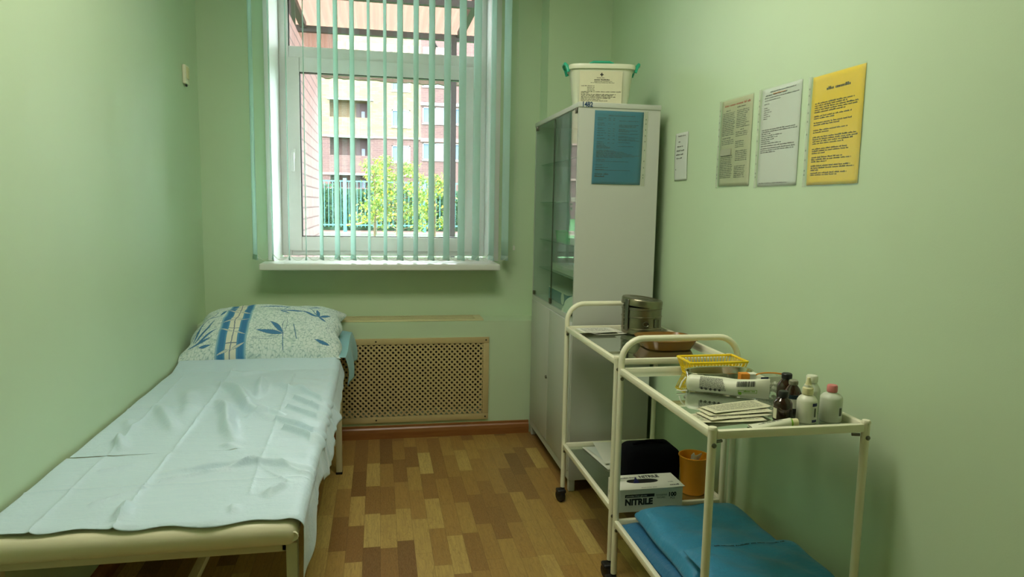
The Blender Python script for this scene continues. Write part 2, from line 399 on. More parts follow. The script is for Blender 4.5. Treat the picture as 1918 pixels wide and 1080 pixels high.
wb.box(GX0, YB, 0, GX1, YU, GZ0)
wb.box(GX0, YB, GZ1, GX1, YB+.035, .652); wb.box(GX0, YU-.02, GZ1, GX1, YU, .652)
wb.box(.54, YB+.03, GZ1, GX1, YU-.02, .652)
struct(wb.build('wall_back', M['wall']))
struct(MB().box(GX0, YB+.155, GZ0, GX1, YU-.005, GZ1+.08).build('recess_shade_sheet', M['recess_shade']))  # near-black sheet, its colour paints the shade inside the radiator recess
# skirting with a curved profile
bb = MB(); prof = [(0, 0), (-.016, 0), (-.016, .035), (-.012, .052), (-.006, .06), (-.005, .070), (0, .073)]
bb.prism(prof, lambda y, z: (XL, YB+y, z), lambda y, z: (.842, YB+y, z))
struct(bb.build('baseboard_back', M['baseboard']))
bb = MB(); bb.prism(prof, lambda y, z: (XR+y, YF, z), lambda y, z: (XR+y, YB, z)); struct(bb.build('baseboard_right', M['baseboard']))
bb = MB(); bb.prism(prof, lambda y, z: (XL-y, YF, z), lambda y, z: (XL-y, YB, z)); struct(bb.build('baseboard_left', M['baseboard']))

# window
win = thing('window_1', (.03, 4.33, .97), 'white plastic window with a fixed top light above a hinged sash', 'window'); struct(win)
YW = 4.33
rv = MB()
rv.box(WX0-.0, YU+.001, WZ0, WX0+.008, YW+.06, WZ1); rv.box(WX1-.008, YU+.001, WZ0, WX1, YW+.06, WZ1); rv.box(WX0+.008, YU+.001, WZ1-.008, WX1-.008, YW+.06, WZ1)
rv.rbox(WX0-.022, YU-.006, .975, WX0+.008, YU+.004, WZ1+.02, .002); rv.rbox(WX1-.008, YU-.006, .975, WX1+.022, YU+.004, WZ1+.02, .002)
rv.build('window_reveal', M['white_pvc'], win)
fr = MB()
fx0, fx1 = -.567, .650; ix0, ix1 = -.510, .598; tz0, tz1 = 2.128, 2.192
for a in ((fx0, .975, -.512, 2.61), (.604, .975, fx1, 2.61), (-.512, .975, .604, 1.012), (-.512, 2.55, .604, 2.61), (-.512, tz0, .604, tz1)):
    fr.rbox(a[0], YW, a[1], a[2], YW+.065, a[3], .004)
fr.build('window_frame', M['white_pvc'], win)
sa = MB(); sx0, sx1, sz0, sz1 = -.531, .585, 1.006, 2.128; px0, px1, pz0, pz1 = -.452, .494, 1.090, 2.046
for a in ((sx0, sz0, px0, sz1), (px1, sz0, sx1, sz1), (px0, sz0, px1, pz0), (px0, pz1, px1, sz1)):
    sa.rbox(a[0], YW-.018, a[1], a[2], YW+.05, a[3], .005)
sash = sa.build('sash', M['white_pvc'], win)
gk = MB()
for a in ((px0-.002, pz0-.002, px0+.004, pz1+.002), (px1-.004, pz0-.002, px1+.002, pz1+.002), (px0, pz0-.002, px1, pz0+.004), (px0, pz1-.004, px1, pz1+.002)):
    gk.box(a[0], YW-.005, a[1], a[2], YW+.03, a[3])
gk.build('rubber_seal', M['black_plastic'], sash)
MB().box(px0, YW+.02, pz0, px1, YW+.026, pz1).build('pane', M['glass'], win)
MB().box(-.512, YW+.02, tz1, .604, YW+.026, 2.55).build('pane', M['glass'], win)
hd = MB(); hd.rbox(-.507, YW-.030, 1.545, -.479, YW-.017, 1.605, .006); hd.rbox(-.502, YW-.058, 1.565, -.484, YW-.028, 1.585, .006); hd.rbox(-.503, YW-.060, 1.47, -.483, YW-.045, 1.588, .007)
hd.build('window_handle', M['white_pvc'], sash)
for z in (1.05, 2.06): MB().tube([(.590, YW-.022, z-.03), (.590, YW-.022, z+.03)], .007, 10).build('hinge', M['white_pvc'], sash)
sl = MB(); sl.rbox(-.575+.001, YB+.18, .942, .657, YW+.01, .968, .002); sl.rbox(-.618, YB-.0, .936, .663, YU-.001, .970, .006, 3)
sl.build('windowsill', M['sill'], win)

# ------------------------------------------------------------------ vertical blind
bl = thing('vertical_blind', (.04, 3.88, 2.66), 'mint green vertical blind with open vanes hanging in front of the window', 'blind')
MB().rbox(-.70, 3.862, 2.63, .80, 3.898, 2.67, .004).build('headrail', M['white_pvc'], bl)
vx = [-.648, -.560, -.475, -.388, -.305, -.222, -.138, -.052, .034, .114, .199, .284, .368, .451, .533, .622, .700]
va = [-22, -10, -7.5, -6, -17, -18, -17, -11, -10, -18, -16, -17, -19, -19, -20, -9, -16]
rnd = random.Random(3)
wb_pts = []
for i, x in enumerate(vx):
    ang = radians(va[i])
    dx, dy = sin(ang), cos(ang); nx, ny = dy, -dx; tw = rnd.uniform(-.05, .05)
    def fn(u, v, x=x, dx=dx, dy=dy, nx=nx, ny=ny, tw=tw):
        w = (u-.5)*.089; bow = .004*(1-(2*u-1)**2); a = tw*(1-v)
        return (x + (dx*cos(a)+nx*sin(a))*w + nx*bow, 3.88 + (dy*cos(a)+ny*sin(a))*w + ny*bow, .987 + v*1.64)
    vo = MB().grid(fn, 6, 12).build('vane', M['vane'], bl, solid=.0012)
    w = MB()
    w.grid(lambda u, v: tuple(Vector(fn(u, 0)) + Vector((nx*.0025*(1-v), ny*.0025*(1-v), .030*v-.001))), 6, 2)
    w.grid(lambda u, v: tuple(Vector(fn(u, 0)) + Vector((-nx*.0035*(1-v), -ny*.0035*(1-v), .030*v-.001))), 6, 2)
    w.build('bottom_weight', M['vane'], vo, solid=.001)
    wb_pts.append((Vector(fn(.04, 0)), Vector(fn(.96, 0))))
for e in (0, 1):
    ch = MB()
    for i in range(len(wb_pts)-1):
        a, b = wb_pts[i][e], wb_pts[i+1][e]; P = []
        for k in range(11):
            t = k/10; p = a.lerp(b, t); P.append((p.x, p.y, .997+.022 - .034*(1-(2*t-1)**2)))
        ch.tube(P, .0009, 5)
    ch.build('bottom_chain', M['chain'], bl)
cc = MB(); P = []
for k in range(34): P.append((.757+.004*k/34+.0, 3.875, 1.09+1.54*k/33))
def beads(mb, P, r=.0022, step=.008):
    P = [Vector(p) for p in P]; acc = 0
    for a, b in zip(P[:-1], P[1:]):
        L = (b-a).length; n = max(1, int(L/step))
        for k in range(n):
            c = a.lerp(b, k/n); mb.add([(c.x-r, c.y, c.z), (c.x+r, c.y, c.z), (c.x, c.y-r, c.z), (c.x, c.y+r, c.z), (c.x, c.y, c.z-r), (c.x, c.y, c.z+r)],
                [(0, 2, 5), (2, 1, 5), (1, 3, 5), (3, 0, 5), (2, 0, 4), (1, 2, 4), (3, 1, 4), (0, 3, 4)], True)
beads(cc, P); beads(cc, [(.744+.012*k/33, 3.862, 1.09+1.54*k/33) for k in range(34)])
beads(cc, [(.7505-.0065*cos(t*PI), 3.868-.0065*cos(t*PI), 1.09-.02*sin(t*PI)) for t in [q/8 for q in range(9)]], step=.004)
cc.build('control_chain', M['chain'], bl)
MB().rbox(.745, 3.862, 1.045, .757, 3.874, 1.070, .003).build('chain_weight', M['chain'], bl)

# ------------------------------------------------------------------ radiator and grilles
rad = thing('radiator', (.1, 3.9, .13), 'old ribbed radiator dimly seen behind the lattice grille', 'radiator')
rm = MB()
for k in range(11): rm.rbox(-.30+.078*k, YB+.05, .150, -.245+.078*k, YB+.13, .51, .012)
rm.tube([(-.33, YB+.09, .18), (.56, YB+.09, .18)], .016, 10); rm.tube([(-.33, YB+.09, .48), (.56, YB+.09, .48)], .016, 10)
rm.build('radiator_ribs', M['radiator'], rad)

def lattice(mb, x0, x1, z0, z1, pitch, w, t, fn):
    # two sets of diagonal strips clipped to the rectangle
    for sgn in (1, -1):
        c = -(z1-z0); 
        while c < (x1-x0)+(z1-z0):
            # line x = x0 + c + sgn*(z-z0) (sgn=1), mirrored for -1
            a0 = x0+c if sgn == 1 else x1-c
            pts = []
            hw = w*.7071
            za, zb = z0, z1
            xa = a0; xb = a0 + sgn*(z1-z0)
            lo, hi = (x0, x1)
            # clip parametric t in [0,1]
            t0, t1 = 0., 1.; d = xb-xa
            for lim, s_ in ((lo, 1), (hi, -1)):
                v0 = (xa-lim)*s_; v1 = (xb-lim)*s_
                if v0 < 0 and v1 < 0: t0 = 2; break
                if v0 < 0: t0 = max(t0, v0/(v0-v1))
                if v1 < 0: t1 = min(t1, v0/(v0-v1))
            if t1-t0 > .01:
                X0, Z0 = xa+d*t0, za+(zb-za)*t0; X1, Z1 = xa+d*t1, za+(zb-za)*t1
                off = t if sgn == 1 else 0
                poly = [(X0-hw, Z0), (X0+hw, Z0), (X1+hw, Z1), (X1-hw, Z1)]
                mb.prism(poly, lambda x, z: fn(x, z, off), lambda x, z: fn(x, z, off+t))
            c += pitch
vg = thing('vent_grille', (.1, 3.79, .092), 'beige framed lattice grille in the wall below the window', 'vent grille')
g = MB()
gx0, gx1, gz0, gz1 = -.40, .605, .09, .563; fw = .034
for a in ((gx0, gz0, gx1, gz0+fw), (gx0, gz1-fw, gx1, gz1), (gx0, gz0+fw, gx0+fw, gz1-fw), (gx1-fw, gz0+fw, gx1, gz1-fw)):
    g.rbox(a[0], YB-.012, a[1], a[2], YB-.0005, a[3], .003)
g.build('grille_frame', M['vent'], vg)
g = MB(); lattice(g, gx0+fw-.002, gx1-fw+.002, gz0+fw, gz1-fw, .0295, .0098, .003, lambda x, z, o: (x, YB-.009+o, z)); g.build('lattice', M['vent'], vg)
for x in (gx0+.018, -.02, gx1-.018):
    for z in (gz0+.016, gz1-.016): MB().lathe([(.0001, .0), (.0045, .0), (.0045, .0022), (.0001, .0026)], n=10, Mx=at((x, YB-.0118, z), 0, radians(90))).build('screw', M['black_plastic'], vg)
vt = thing('vent_grille', (.1, 3.88, .652), 'narrow cream vent strip lying on the ledge above the lattice grille', 'vent grille')
g = MB()
tx0, tx1, ty0, ty1 = -.62, .575, YB+.012, YU-.014
for a in ((tx0, ty0, tx1, ty0+.022), (tx0, ty1-.022, tx1, ty1), (tx0, ty0+.022, tx0+.022, ty1-.022), (tx1-.045, ty0+.022, tx1, ty1-.022)):
    g.rbox(a[0], a[1], .6525, a[2], a[3], .662, .002)
g.build('grille_frame', M['vent_top'], vt)
g = MB(); lattice(g, tx0+.022, tx1-.045, ty0+.022, ty1-.022, .026, .010, .003, lambda x, y, o: (x, y, .654+o)); g.build('lattice', M['vent_top'], vt)

# ------------------------------------------------------------------ couch
co_ = thing('examination_couch', (-.56, 2.7, 0), 'cream vinyl couch on a square-tube frame along the left wall', 'couch')
BX0, BX1, BY0, BY1, BZ = -.922, -.200, 1.69, 3.30, .516
MB().rbox(BX0, BY0, .450, BX1, BY1, BZ, .030, 5).build('mattress_pad', M['vinyl'], co_)
HT = radians(12)
hp = MB(); hp.rbox(BX0, 0, 0, BX1, .455, .066, .028, 5, Mx=at((0, 3.312, .452), 0, HT)); hp.build('headrest_pad', M['vinyl'], co_)
fm = MB()
for x in (-.905, -.245): fm.rbox(x, 1.73, .425, x+.028, 3.74, .4495, .003)
for y in (1.73, 2.5, 3.30): fm.rbox(-.905, y, .424, -.217, y+.028, .448, .003)
fm.build('frame', M['couch_frame'], co_)
for x in (-.905, -.205-.028):
    for y in (1.725, 3.298):
        dx = .028 if x > -.5 and y > 3 else 0
        dx = .026 if y > 3 and x > -.5 else 0
        lg = MB().rbox(x+dx, y, 0.004, x+dx+.028, y+.03, .449, .003); l = lg.build('leg', M['couch_frame'], co_)
        MB().rbox(x+dx-.001, y-.001, 0, x+dx+.029, y+.031, .012, .002).build('foot_cap', M['black_plastic'], l)
st = MB()
for y in (1.727, 3.30): st.rbox(-.90, y, .14, -.20, y+.025, .165, .003)
st.rbox(-.575, 1.74, .138, -.547, 3.31, .163, .003); st.build('stretcher', M['couch_frame'], co_)
MB().lathe([(.0001, -.004), (.010, -.004), (.014, 0), (.012, .003), (.006, .001), (.0001, .002)], n=12, Mx=at((-.212, 1.70, .478), 0, radians(90))).build('corner_fold', M['vinyl'], co_)

# sheets -----------------------------------------------------------
def pdist(p, poly):
    best = 1e9; side = 0; tt = 0; acc = 0
    for a, b in zip(poly[:-1], poly[1:]):
        ax, ay = a; bx, by = b; dx, dy = bx-ax, by-ay; L2 = dx*dx+dy*dy
        t = max(0, min(1, ((p[0]-ax)*dx+(p[1]-ay)*dy)/L2)); qx, qy = ax+dx*t, ay+dy*t
        d = math.hypot(p[0]-qx, p[1]-qy)
        if d < best: best = d; side = 1 if dx*(p[1]-ay)-dy*(p[0]-ax) > 0 else -1; tt = (acc+t*sqrt(L2))
        acc += sqrt(L2)
    return best, side, tt/max(acc, 1e-6)
SOFT = [  # soft folds: polyline, height, width
 ([(-.70, 3.10), (-.56, 2.89), (-.48, 2.65), (-.37, 2.52)], .011, .030), ([(-.62, 2.82), (-.55, 2.61), (-.51, 2.42), (-.45, 2.26)], .011, .028),
 ([(-.84, 2.78), (-.74, 2.56), (-.66, 2.39)], .007, .030), ([(-.51, 3.16), (-.47, 2.79)], .009, .026), ([(-.45, 3.05), (-.36, 2.92), (-.26, 2.85)], .006, .030),
 ([(-.62, 2.04), (-.54, 2.045), (-.32, 2.07), (-.20, 2.03)], .006, .018), ([(-.84, 2.38), (-.78, 2.25)], .008, .022), ([(-.36, 2.51), (-.26, 2.42), (-.19, 2.33)], .005, .012),
 ([(-.32, 2.41), (-.24, 2.33), (-.19, 2.22)], .006, .012), ([(-.63, 1.84), (-.625, 1.735)], .0055, .022), ([(-.37, 1.80), (-.36, 1.74)], .003, .016), ([(-.30, 1.83), (-.25, 1.92)], .005, .02),
 ([(-.36, 2.95), (-.26, 2.82), (-.19, 2.70)], .005, .014), ([(-.33, 2.80), (-.24, 2.66), (-.19, 2.58)], .005, .012), ([(-.34, 2.66), (-.2, 2.5)], .005, .012), ([(-.70, 3.28), (-.60, 3.2), (-.50, 3.28)], .004, .03),
 ([(-.48, 2.56), (-.40, 2.60), (-.34, 2.56)], .006, .018), ([(-.78, 2.98), (-.70, 2.70), (-.68, 2.50)], .006, .04), ([(-.88, 2.6), (-.80, 2.40)], .004, .03), ([(-.50, 2.28), (-.42, 2.20)], .005, .02)]
CREASE = [([(-.66, 3.30), (-.63, 2.27), (-.62, 1.70)], .0022), ([(-.85, 3.2), (-.81, 2.21), (-.80, 1.70)], .0018), ([(-.38, 3.2), (-.35, 2.06), (-.34, 1.86)], .0015), ([(-.36, 2.07), (-.59, 1.97)], .003),
 ([(-.78, 2.08), (-.71, 2.12)], .002), ([(-.72, 1.85), (-.62, 1.93)], .0022), ([(-.60, 1.99), (-.42, 2.03)], .002), ([(-.30, 2.08), (-.22, 1.99)], .002), ([(-.35, 2.06), (-.25, 1.93)], .0015), ([(-.93, 2.72), (-.2, 2.68)], .0012), ([(-.93, 1.95), (-.2, 1.96)], .0010)]
def wrinkle(x, y):
    h = 0
    for poly, a, w in SOFT:
        d, s, tt = pdist((x, y), poly)
        if d < w*3:
            e = min(1, tt/.3, (1-tt)/.3) if w > .013 else 1
            h += 3.6*a*e*exp(-(d/w)**2 * (1.3 if s > 0 else 2.6))
    for poly, a in CREASE:
        d, s, _ = pdist((x, y), poly)
        if d < .03: h += 3.4*a*exp(-d/.006)
    h += .0012*sin(x*23+y*7)*sin(y*11-x*5) + .0008*sin(x*61+3*sin(y*9))
    # tight drag folds near the open edge
    e = max(0, min(1, (x+.36+.09*sin(y*13)+.05*sin(y*31))/.16)); h += e*e*(3-2*e)*.0024*(1+sin(y*39 + x*34 + 3*sin(y*6)))*(.6+.4*sin(y*8.3+1))
    h *= min(1, .25+abs(y-2.22)/.07)
    return max(h, -.0018)
def sheet(name, y0, y1, drop, hang, mat, zoff, nu, nv, label, foot=lambda s: 0, head=lambda s: 0, left=-.918, headrest=False, solid=.0012):
    # s: arc across the bed, from the wall to the hem
    xe = BX1 - .012; r = .030
    def top_z(y):
        if y > 3.285: return BZ + .002 + (y-3.293)*math.tan(HT)
        return BZ
    def fn(u, v):
        y = y0+(y1-y0)*v; D = drop(y)
        flat = xe-r*.4 - left; arc = r*PI/2; tot = flat+arc+D; s_ = u*tot
        yy = y + foot(u)*(1-v)**8 + head(u)*v**8
        zt = top_z(yy)+zoff
        if yy < BY0+.03:
            k = (BY0+.03-yy)/.03; zt -= .03*(1-sqrt(max(0, 1-min(1, k)**2)))
        if s_ <= flat:
            x = left+s_; z = zt+wrinkle(x, yy)*(1 if not headrest else .4)
            return (x, yy, z)
        s2 = s_-flat; X0 = left+flat; H = hang(yy)
        if s2 <= arc:
            a = s2/r; w = wrinkle(X0, yy)
            return (X0+(r+.006)*sin(a)+w*.6*sin(a), yy, zt-r*(1-cos(a))+w*cos(a))
        s3 = s2-arc; k = s3/max(D, .01)
        wv = .006*sin(yy*14+1.3*sin(yy*7))+.002*sin(yy*41+s3*12)
        return (X0+r+.006 + (H-(X0+r+.006))*min(1, k*1.2) + wv*k + .3*wrinkle(X0, yy), yy+.01*k*sin(yy*30), zt-r-s3)
    mb = MB().grid(fn, nu, nv); o = mb.build(name, mat, solid=solid)
    return tag(o, label, 'bed sheet', 'sheets on the couch')
def drop_near(y): return .062 if y > 1.97 else .062+(1.97-y)*.45
def hang_near(y): return -.176 if y > 1.95 else -.176-.012*(1.95-y)/.25
sheet('bed_sheet', 1.705, 2.219, lambda y: drop_near(y)+.007*sin(y*17), hang_near, M['sheet'], .0098, 240, 190,
      'pale blue wrinkled disposable sheet over the foot end of the couch', foot=lambda u: .005*sin(u*9)+.004*sin(u*31), head=lambda u: -.016*max(0, 1-u*1.15)-.002*sin(u*14))
sheet('bed_sheet', 2.223, 3.42, lambda y: .055+.035*exp(-((y-2.38)/.2)**2)+.008*sin(y*9)+.01*max(0, y-3), lambda y: -.168+.008*sin(y*5), M['sheet'], .0058, 240, 400,
      'pale blue wrinkled disposable sheet across the middle of the couch in front of the pillow')
def sh3(u, v):      # under sheet over the headrest
    y = 3.43+(3.765-3.43)*v; left = -.918; zt = BZ+(max(0, y-3.312))*math.tan(HT)+.003
    if y < 3.45: zt += .000
    top = BX1-.01-left+.03; D = .15; s_ = u*(top+D)
    if s_ <= top: return (left+s_, y, zt+.004*sin(y*40)*max(0, u-.6))
    k = (s_-top)/D
    return (left+top+.014+.022*sin(k*2.2)+.012*sin(y*34)*k+.02*(v), y+.01*sin(k*4), zt-.002-.145*k+.01*sin(y*21))
tag(MB().grid(sh3, 90, 50).build('bed_sheet', M['sheet2'], solid=.0012), 'blue sheet under the pillow, drooping over the head end edge', 'bed sheet', 'sheets on the couch')

# pillow -----------------------------------------------------------
def ell(px, py, cx, cy, ang, L, W):     # leaf: pointed ellipse from (cx,cy) along ang
    L *= 1.2; dx, dy = px-cx, py-cy; a = (dx*cos(ang)+dy*sin(ang))/L; b = (-dx*sin(ang)+dy*cos(ang))/W
    if 0 < a < 1:
        w = .72*sin(PI*a**.8)
        if abs(b) < w: return 1 if abs(b) < w*.78 else 2
    return 0
prnd = random.Random(5)
cells = [(prnd.uniform(-.42, .42), prnd.uniform(-.34, .34)) for _ in range(2600)]
bins = {}
for c in cells: bins.setdefault((int(c[0]//.02), int(c[1]//.02)), []).append(c)
leaves = [(.10, -.155, radians(165), .12, .018, 0), (.10, -.15, radians(128), .10, .016, 0), (.105, -.155, radians(88), .11, .018, 1), (.10, -.17, radians(185), .14, .014, 1),
          (.07, .05, radians(10), .11, .012, 0), (.07, .05, radians(150), .07, .013, 1), (.07, .05, radians(-45), .06, .011, 0), (.07, .05, radians(35), .10, .008, 1), (.07, .05, radians(110), .05, .010, 1),
          (.27, .02, radians(150), .09, .012, 0), (.27, .02, radians(30), .06, .012, 0), (.27, .02, radians(100), .07, .013, 0), (.27, .02, radians(-40), .05, .012, 0),
          (.20, .14, radians(170), .14, .009, 0), (.20, .14, radians(10), .07, .010, 0), (.16, .17, radians(190), .10, .008, 1), (.12, .10, radians(175), .15, .007, 0),
          (-.34, -.17, radians(60), .14, .012, 0), (-.35, -.16, radians(80), .12, .010, 0), (-.33, -.19, radians(40), .11, .010, 0), (-.36, -.2, radians(20), .10, .012, 0),
          (-.25, .03, radians(60), .05, .012, 0), (-.25, .02, radians(200), .10, .008, 0), (-.30, .10, radians(50), .09, .008, 1), (.33, -.12, radians(95), .09, .010, 1), (.34, -.2, radians(170), .07, .014, 0), (-.30, -.21, radians(5), .05, .013, 0)]
def pillow_col(u, v):
    sk = .0
    base = (.77, .87, .84)
    # crackle
    near = sorted(((u-c[0])**2+(v-c[1])**2) for bx in (-1, 0, 1) for by in (-1, 0, 1) for c in bins.get((int(u//.02)+bx, int(v//.02)+by), ()))
    c = base
    if len(near) > 1:
        d = sqrt(near[1])-sqrt(near[0])
        q_ = sin(u*190+4*sin(v*130))*sin(v*210)
        if d < .0030 and q_ > .35: c = (.40, .56, .56)
        elif d < .0024: c = (.60, .74, .70)
    bu = (u+.145)/1.16
    if abs(bu) < .062:
        k = abs(bu)
        if .022 < k < .056: c = (.05, .22, .46) if (.030 < k < .050) else (.09, .30, .52)
        elif k >= .056: c = (.30, .52, .62)
        else:
            c = (.80, .80, .66)
            if abs(bu-.003*sin(v*30)) < .0018: c = (.10, .16, .25)
        seg = (v+.4) % .095
        if seg < .004 and k < .022: c = (.16, .22, .30)
        for q in range(6):
            vy = -.24+q*.095
            e = ell(bu, v, 0, vy, radians(155 if q % 2 else 30), .055, .009) or ell(bu, v, .0, vy+.004, radians(-20 if q % 2 else 200), .05, .008)
            if e == 1: c = (.62, .66, .58)
            elif e == 2: c = (.10, .20, .34)
    else:
        for cx, cy, a, L, W, hollow in leaves:
            e = ell(u, v, cx, cy, a, L, W)
            if e == 1: c = (.07, .23, .46) if not hollow else c
            elif e == 2: c = (.07, .18, .30)
        for (a, b) in (((.105, -.24), (.10, -.15)), ((.07, .05), (.13, .14)), ((.20, .14), (.27, .02)), ((.15, -.10), (.17, -.19)), ((-.40, -.19), (-.27, .06)), ((.05, .19), (.05, .25)), ((.09, .2), (.09, .25))):
            dx, dy = b[0]-a[0], b[1]-a[1]; t = max(0, min(1, ((u-a[0])*dx+(v-a[1])*dy)/(dx*dx+dy*dy)))
            if math.hypot(u-a[0]-dx*t, v-a[1]-dy*t) < .0022: c = (.08, .22, .36)
    return c
NU, NV = 400, 250
mb = MB(); PU, PV = .375, .235
def pil(u, v, top):     # u,v in -1..1
    cu = math.copysign(abs(u)**1.0, u)
    prof = max(0, (1-abs(u)**3.2))**.5 * max(0, (1-abs(v)**2.6))**.55
    pin = 1-.05*(1-abs(v)**2)*abs(u)**6 ; pin2 = 1-.07*(1-abs(u)**2)*abs(v)**6
    X = -.555 + cu*PU*pin; q = v*PV*pin2
    yc = 3.606 + q*.86; zc = .640+q*.37 - .02*(v*v)
    th = .100 if top else .062
    h = th*prof
    if top:
        h += (.006*sin(u*7+v*3)*prof + .004*sin(v*15+u*5)*prof + .003*sin(u*31-v*9)*prof*abs(u))
    zc -= .010*abs(u)**4
    n = Vector((0, -.30, .95))
    s_ = h if top else -h
    X += .010*sin(v*9)*abs(u)**4 + .05*max(0, -u)**1.5*(v+1)/2*1.3 - .012*max(0, -u)*(1-v)/2
    P = Vector((X, yc, zc))+n*s_
    if not top:      # settled on the sheet below
        zmin = BZ+.008+max(0, P.y-3.312)*math.tan(HT)
        P.z = max(P.z, zmin)
    P.x = max(P.x, XL+.004)
    return tuple(P)
mb.grid(lambda a, b: pil(2*a-1, 2*b-1, True), NU, NV)
BU, BV = 100, 50
mb.grid(lambda a, b: pil(2*a-1, 2*b-1, False), BU, BV)
ntop = (NU+1)*(NV+1)
me = bpy.data.meshes.new('pillow'); me.from_pydata(mb.v, [], mb.f); me.polygons.foreach_set('use_smooth', [True]*len(mb.f))
att = me.color_attributes.new('print', 'FLOAT_COLOR', 'POINT')
for k in range(len(mb.v)):
    if k < ntop: i = k % (NU+1); j = k//(NU+1); u = (2*i/NU-1)*.40; v = (2*j/NV-1)*.27
    else: kk = k-ntop; i = kk % (BU+1); j = kk//(BU+1); u = (2*i/BU-1)*.40; v = -.54-(2*j/BV-1)*.27
    att.data[k].color = (*pillow_col(u, v), 1)
me.materials.append(M['pillow'])
bm = bmesh.new(); bm.from_mesh(me); bmesh.ops.remove_doubles(bm, verts=bm.verts, dist=1e-5); bmesh.ops.recalc_face_normals(bm, faces=bm.faces); bm.to_mesh(me); bm.free()
po = bpy.data.objects.new('pillow', me); COL.objects.link(po)
tag(po, 'white pillow with blue bamboo print on the head of the couch', 'pillow')

# ------------------------------------------------------------------ wall switch
sw = thing('wall_socket_box', (XL+.008, 3.72, 1.895), 'small cream plastic box mounted on the left wall near the corner', 'wall box')
MB().rbox(XL+.0005, 3.685, 1.855, XL+.016, 3.755, 1.945, .004).build('housing', M['cream_paint'], sw)
MB().rbox(XL+.016, 3.70, 1.88, XL+.020, 3.74, 1.935, .002).build('cover', M['cream_cap'], sw)
MB().rbox(XL+.006, 3.712, 1.844, XL+.013, 3.728, 1.855, .002).build('cable_clip', M['black_plastic'], sw)

# ------------------------------------------------------------------ cabinet
CX0, CX1, CY0, CY1, CZT = .845, 1.215, 2.94, 3.78, 1.745
cab = thing('medical_cabinet', (1.03, 3.36, 0), 'tall pale grey metal cabinet with glass upper doors beside the window', 'cabinet')
b = MB()
b.box(CX0, CY0, .055, CX1, CY0+.016, CZT-.022); b.box(CX0, CY1-.016, .055, CX1, CY1, CZT-.022); b.box(CX1-.012, CY0+.016, .055, CX1, CY1-.016, CZT-.022)
b.box(CX0+.014, CY0+.016, .79, CX1-.012, CY1-.016, .806); b.box(CX0+.014, CY0+.016, .095, CX1-.012, CY1-.016, .107)
b.box(CX0, CY0+.016, .055, CX0+.014, CY1-.016, .094)
b.box(CX0, CY0+.016, .785, CX0+.014, CY1-.016, .806)
b.build('cabinet_body', M['cabinet'], cab)
MB().rbox(CX0-.004, CY0-.004, CZT-.022, CX1+.003, CY1+.004, CZT, .003).build('top_panel', M['cabinet'], cab)
for y in (CY0+.004, CY1-.034):
    for x in (CX0+.004, CX1-.034):
        MB().rbox(x, y, 0, x+.028, y+.03, .056, .003).build('foot', M['cabinet'], cab)
for k in range(2):
    y0 = CY0+.0175+k*.403; y1 = y0+.400
    d = MB().rbox(CX0-.006, y0, .098, CX0+.012, y1, .783, .003).build('lower_door', M['cabinet'], cab)
    MB().box(CX0-.0015, y1+.0012 if k == 0 else y1-.003, .812, CX0+.0045, y1+.0028 if k == 0 else y1-.0005, CZT-.026).build('door_edge', M['black_plastic'], d) if k == 0 else None
    if k == 1: MB().lathe([(.0001, .0), (.009, .0), (.009, .006), (.005, .008), (.0001, .008)], n=14, Mx=at((CX0-.006, y0+.02, .43), 0, 0, radians(-90))).build('lock', M['bolt'], d)
    gd = MB().box(CX0-.001, y0-.001, .812, CX0+.004, y1+.001, CZT-.026).build('glass_door', M['cab_glass'], cab)
    yh = (y0+.01) if k == 0 else (y1-.03)
    for z in (.81, CZT-.045): MB().rbox(CX0-.006, yh, z, CX0+.010, yh+.022, z+.022, .003).build('hinge', M['bolt'], gd)
MB().rbox(CX0-.008, CY0+.41, .812, CX0+.006, CY0+.434, .840, .003).build('door_clip', M['bolt'], cab)
for z in (1.52, 1.32, 1.12, .965):
    MB().box(CX0+.03, CY0+.020, z-.005, CX1-.014, CY1-.020, z).build('glass_shelf', M['clear_shelf'], cab)
def qmap(o, ux, vx_):   # plane map
    o = Vector(o); ux = Vector(ux); vx_ = Vector(vx_)
    return lambda x, y: tuple(o+ux*x+vx_*y)
tm = MB(); text_geo('1482', .030, qmap((CX0+.010, CY0-.0046, CZT-.0205), (1, 0, 0), (0, 0, 1)), tm, .82, bold=.0008)
tm.build('inventory_number', M['blue_ink'], cab, solid=.0008)

# cabinet contents
def simple_box(name, x0, y0, z0, x1, y1, z1, mat, label, cat='box', group=None, band=None, rz=0):
    c = Vector(((x0+x1)/2, (y0+y1)/2, z0)); t = thing(name, c, label, cat, group)
    Mx = at(c, rz) @ Matrix.Translation(-c)
    MB().rbox(x0, y0, z0, x1, y1, z1, .0015, 1, Mx).build('carton', mat, t)
    MB().rbox(x0-.0006, y0-.0006, z1-.006, x1+.0006, y1+.0006, z1+.001, .001, 1, Mx).build('lid_flap', band or mat, t)
    return t
simple_box('paper_carton', .90, 3.05, 1.3205, 1.02, 3.22, 1.340, M['white_paper'], 'flat white carton on the second glass shelf of the cabinet', group='cartons in the cabinet')
bk = thing('storage_basket', (.97, 3.50, 1.121), 'small bright green plastic basket on the third glass shelf', 'basket')
b = MB(); b.lathe([(.052, .0), (.060, .05), (.062, .052), (.058, .052), (.050, .003), (.0001, .003)], (.965, 3.47, 1.1205), 28, power=.5, sx=1, sy=1.9); b.build('basket_body', M['bright_green'], bk)
MB().rbox(.93, 3.38, 1.150, 1.0, 3.56, 1.163, .004).build('folded_packets', M['white_paper'], bk)
simple_box('paper_carton', .89, 3.06, 1.1205, .99, 3.19, 1.165, M['white_paper'], 'white carton beside the green basket in the cabinet', group='cartons in the cabinet')
simple_box('paper_carton', .90, 3.10, .9655, 1.06, 3.56, 1.000, M['white_paper'], 'long white carton on the lowest glass shelf of the cabinet', group='cartons in the cabinet')
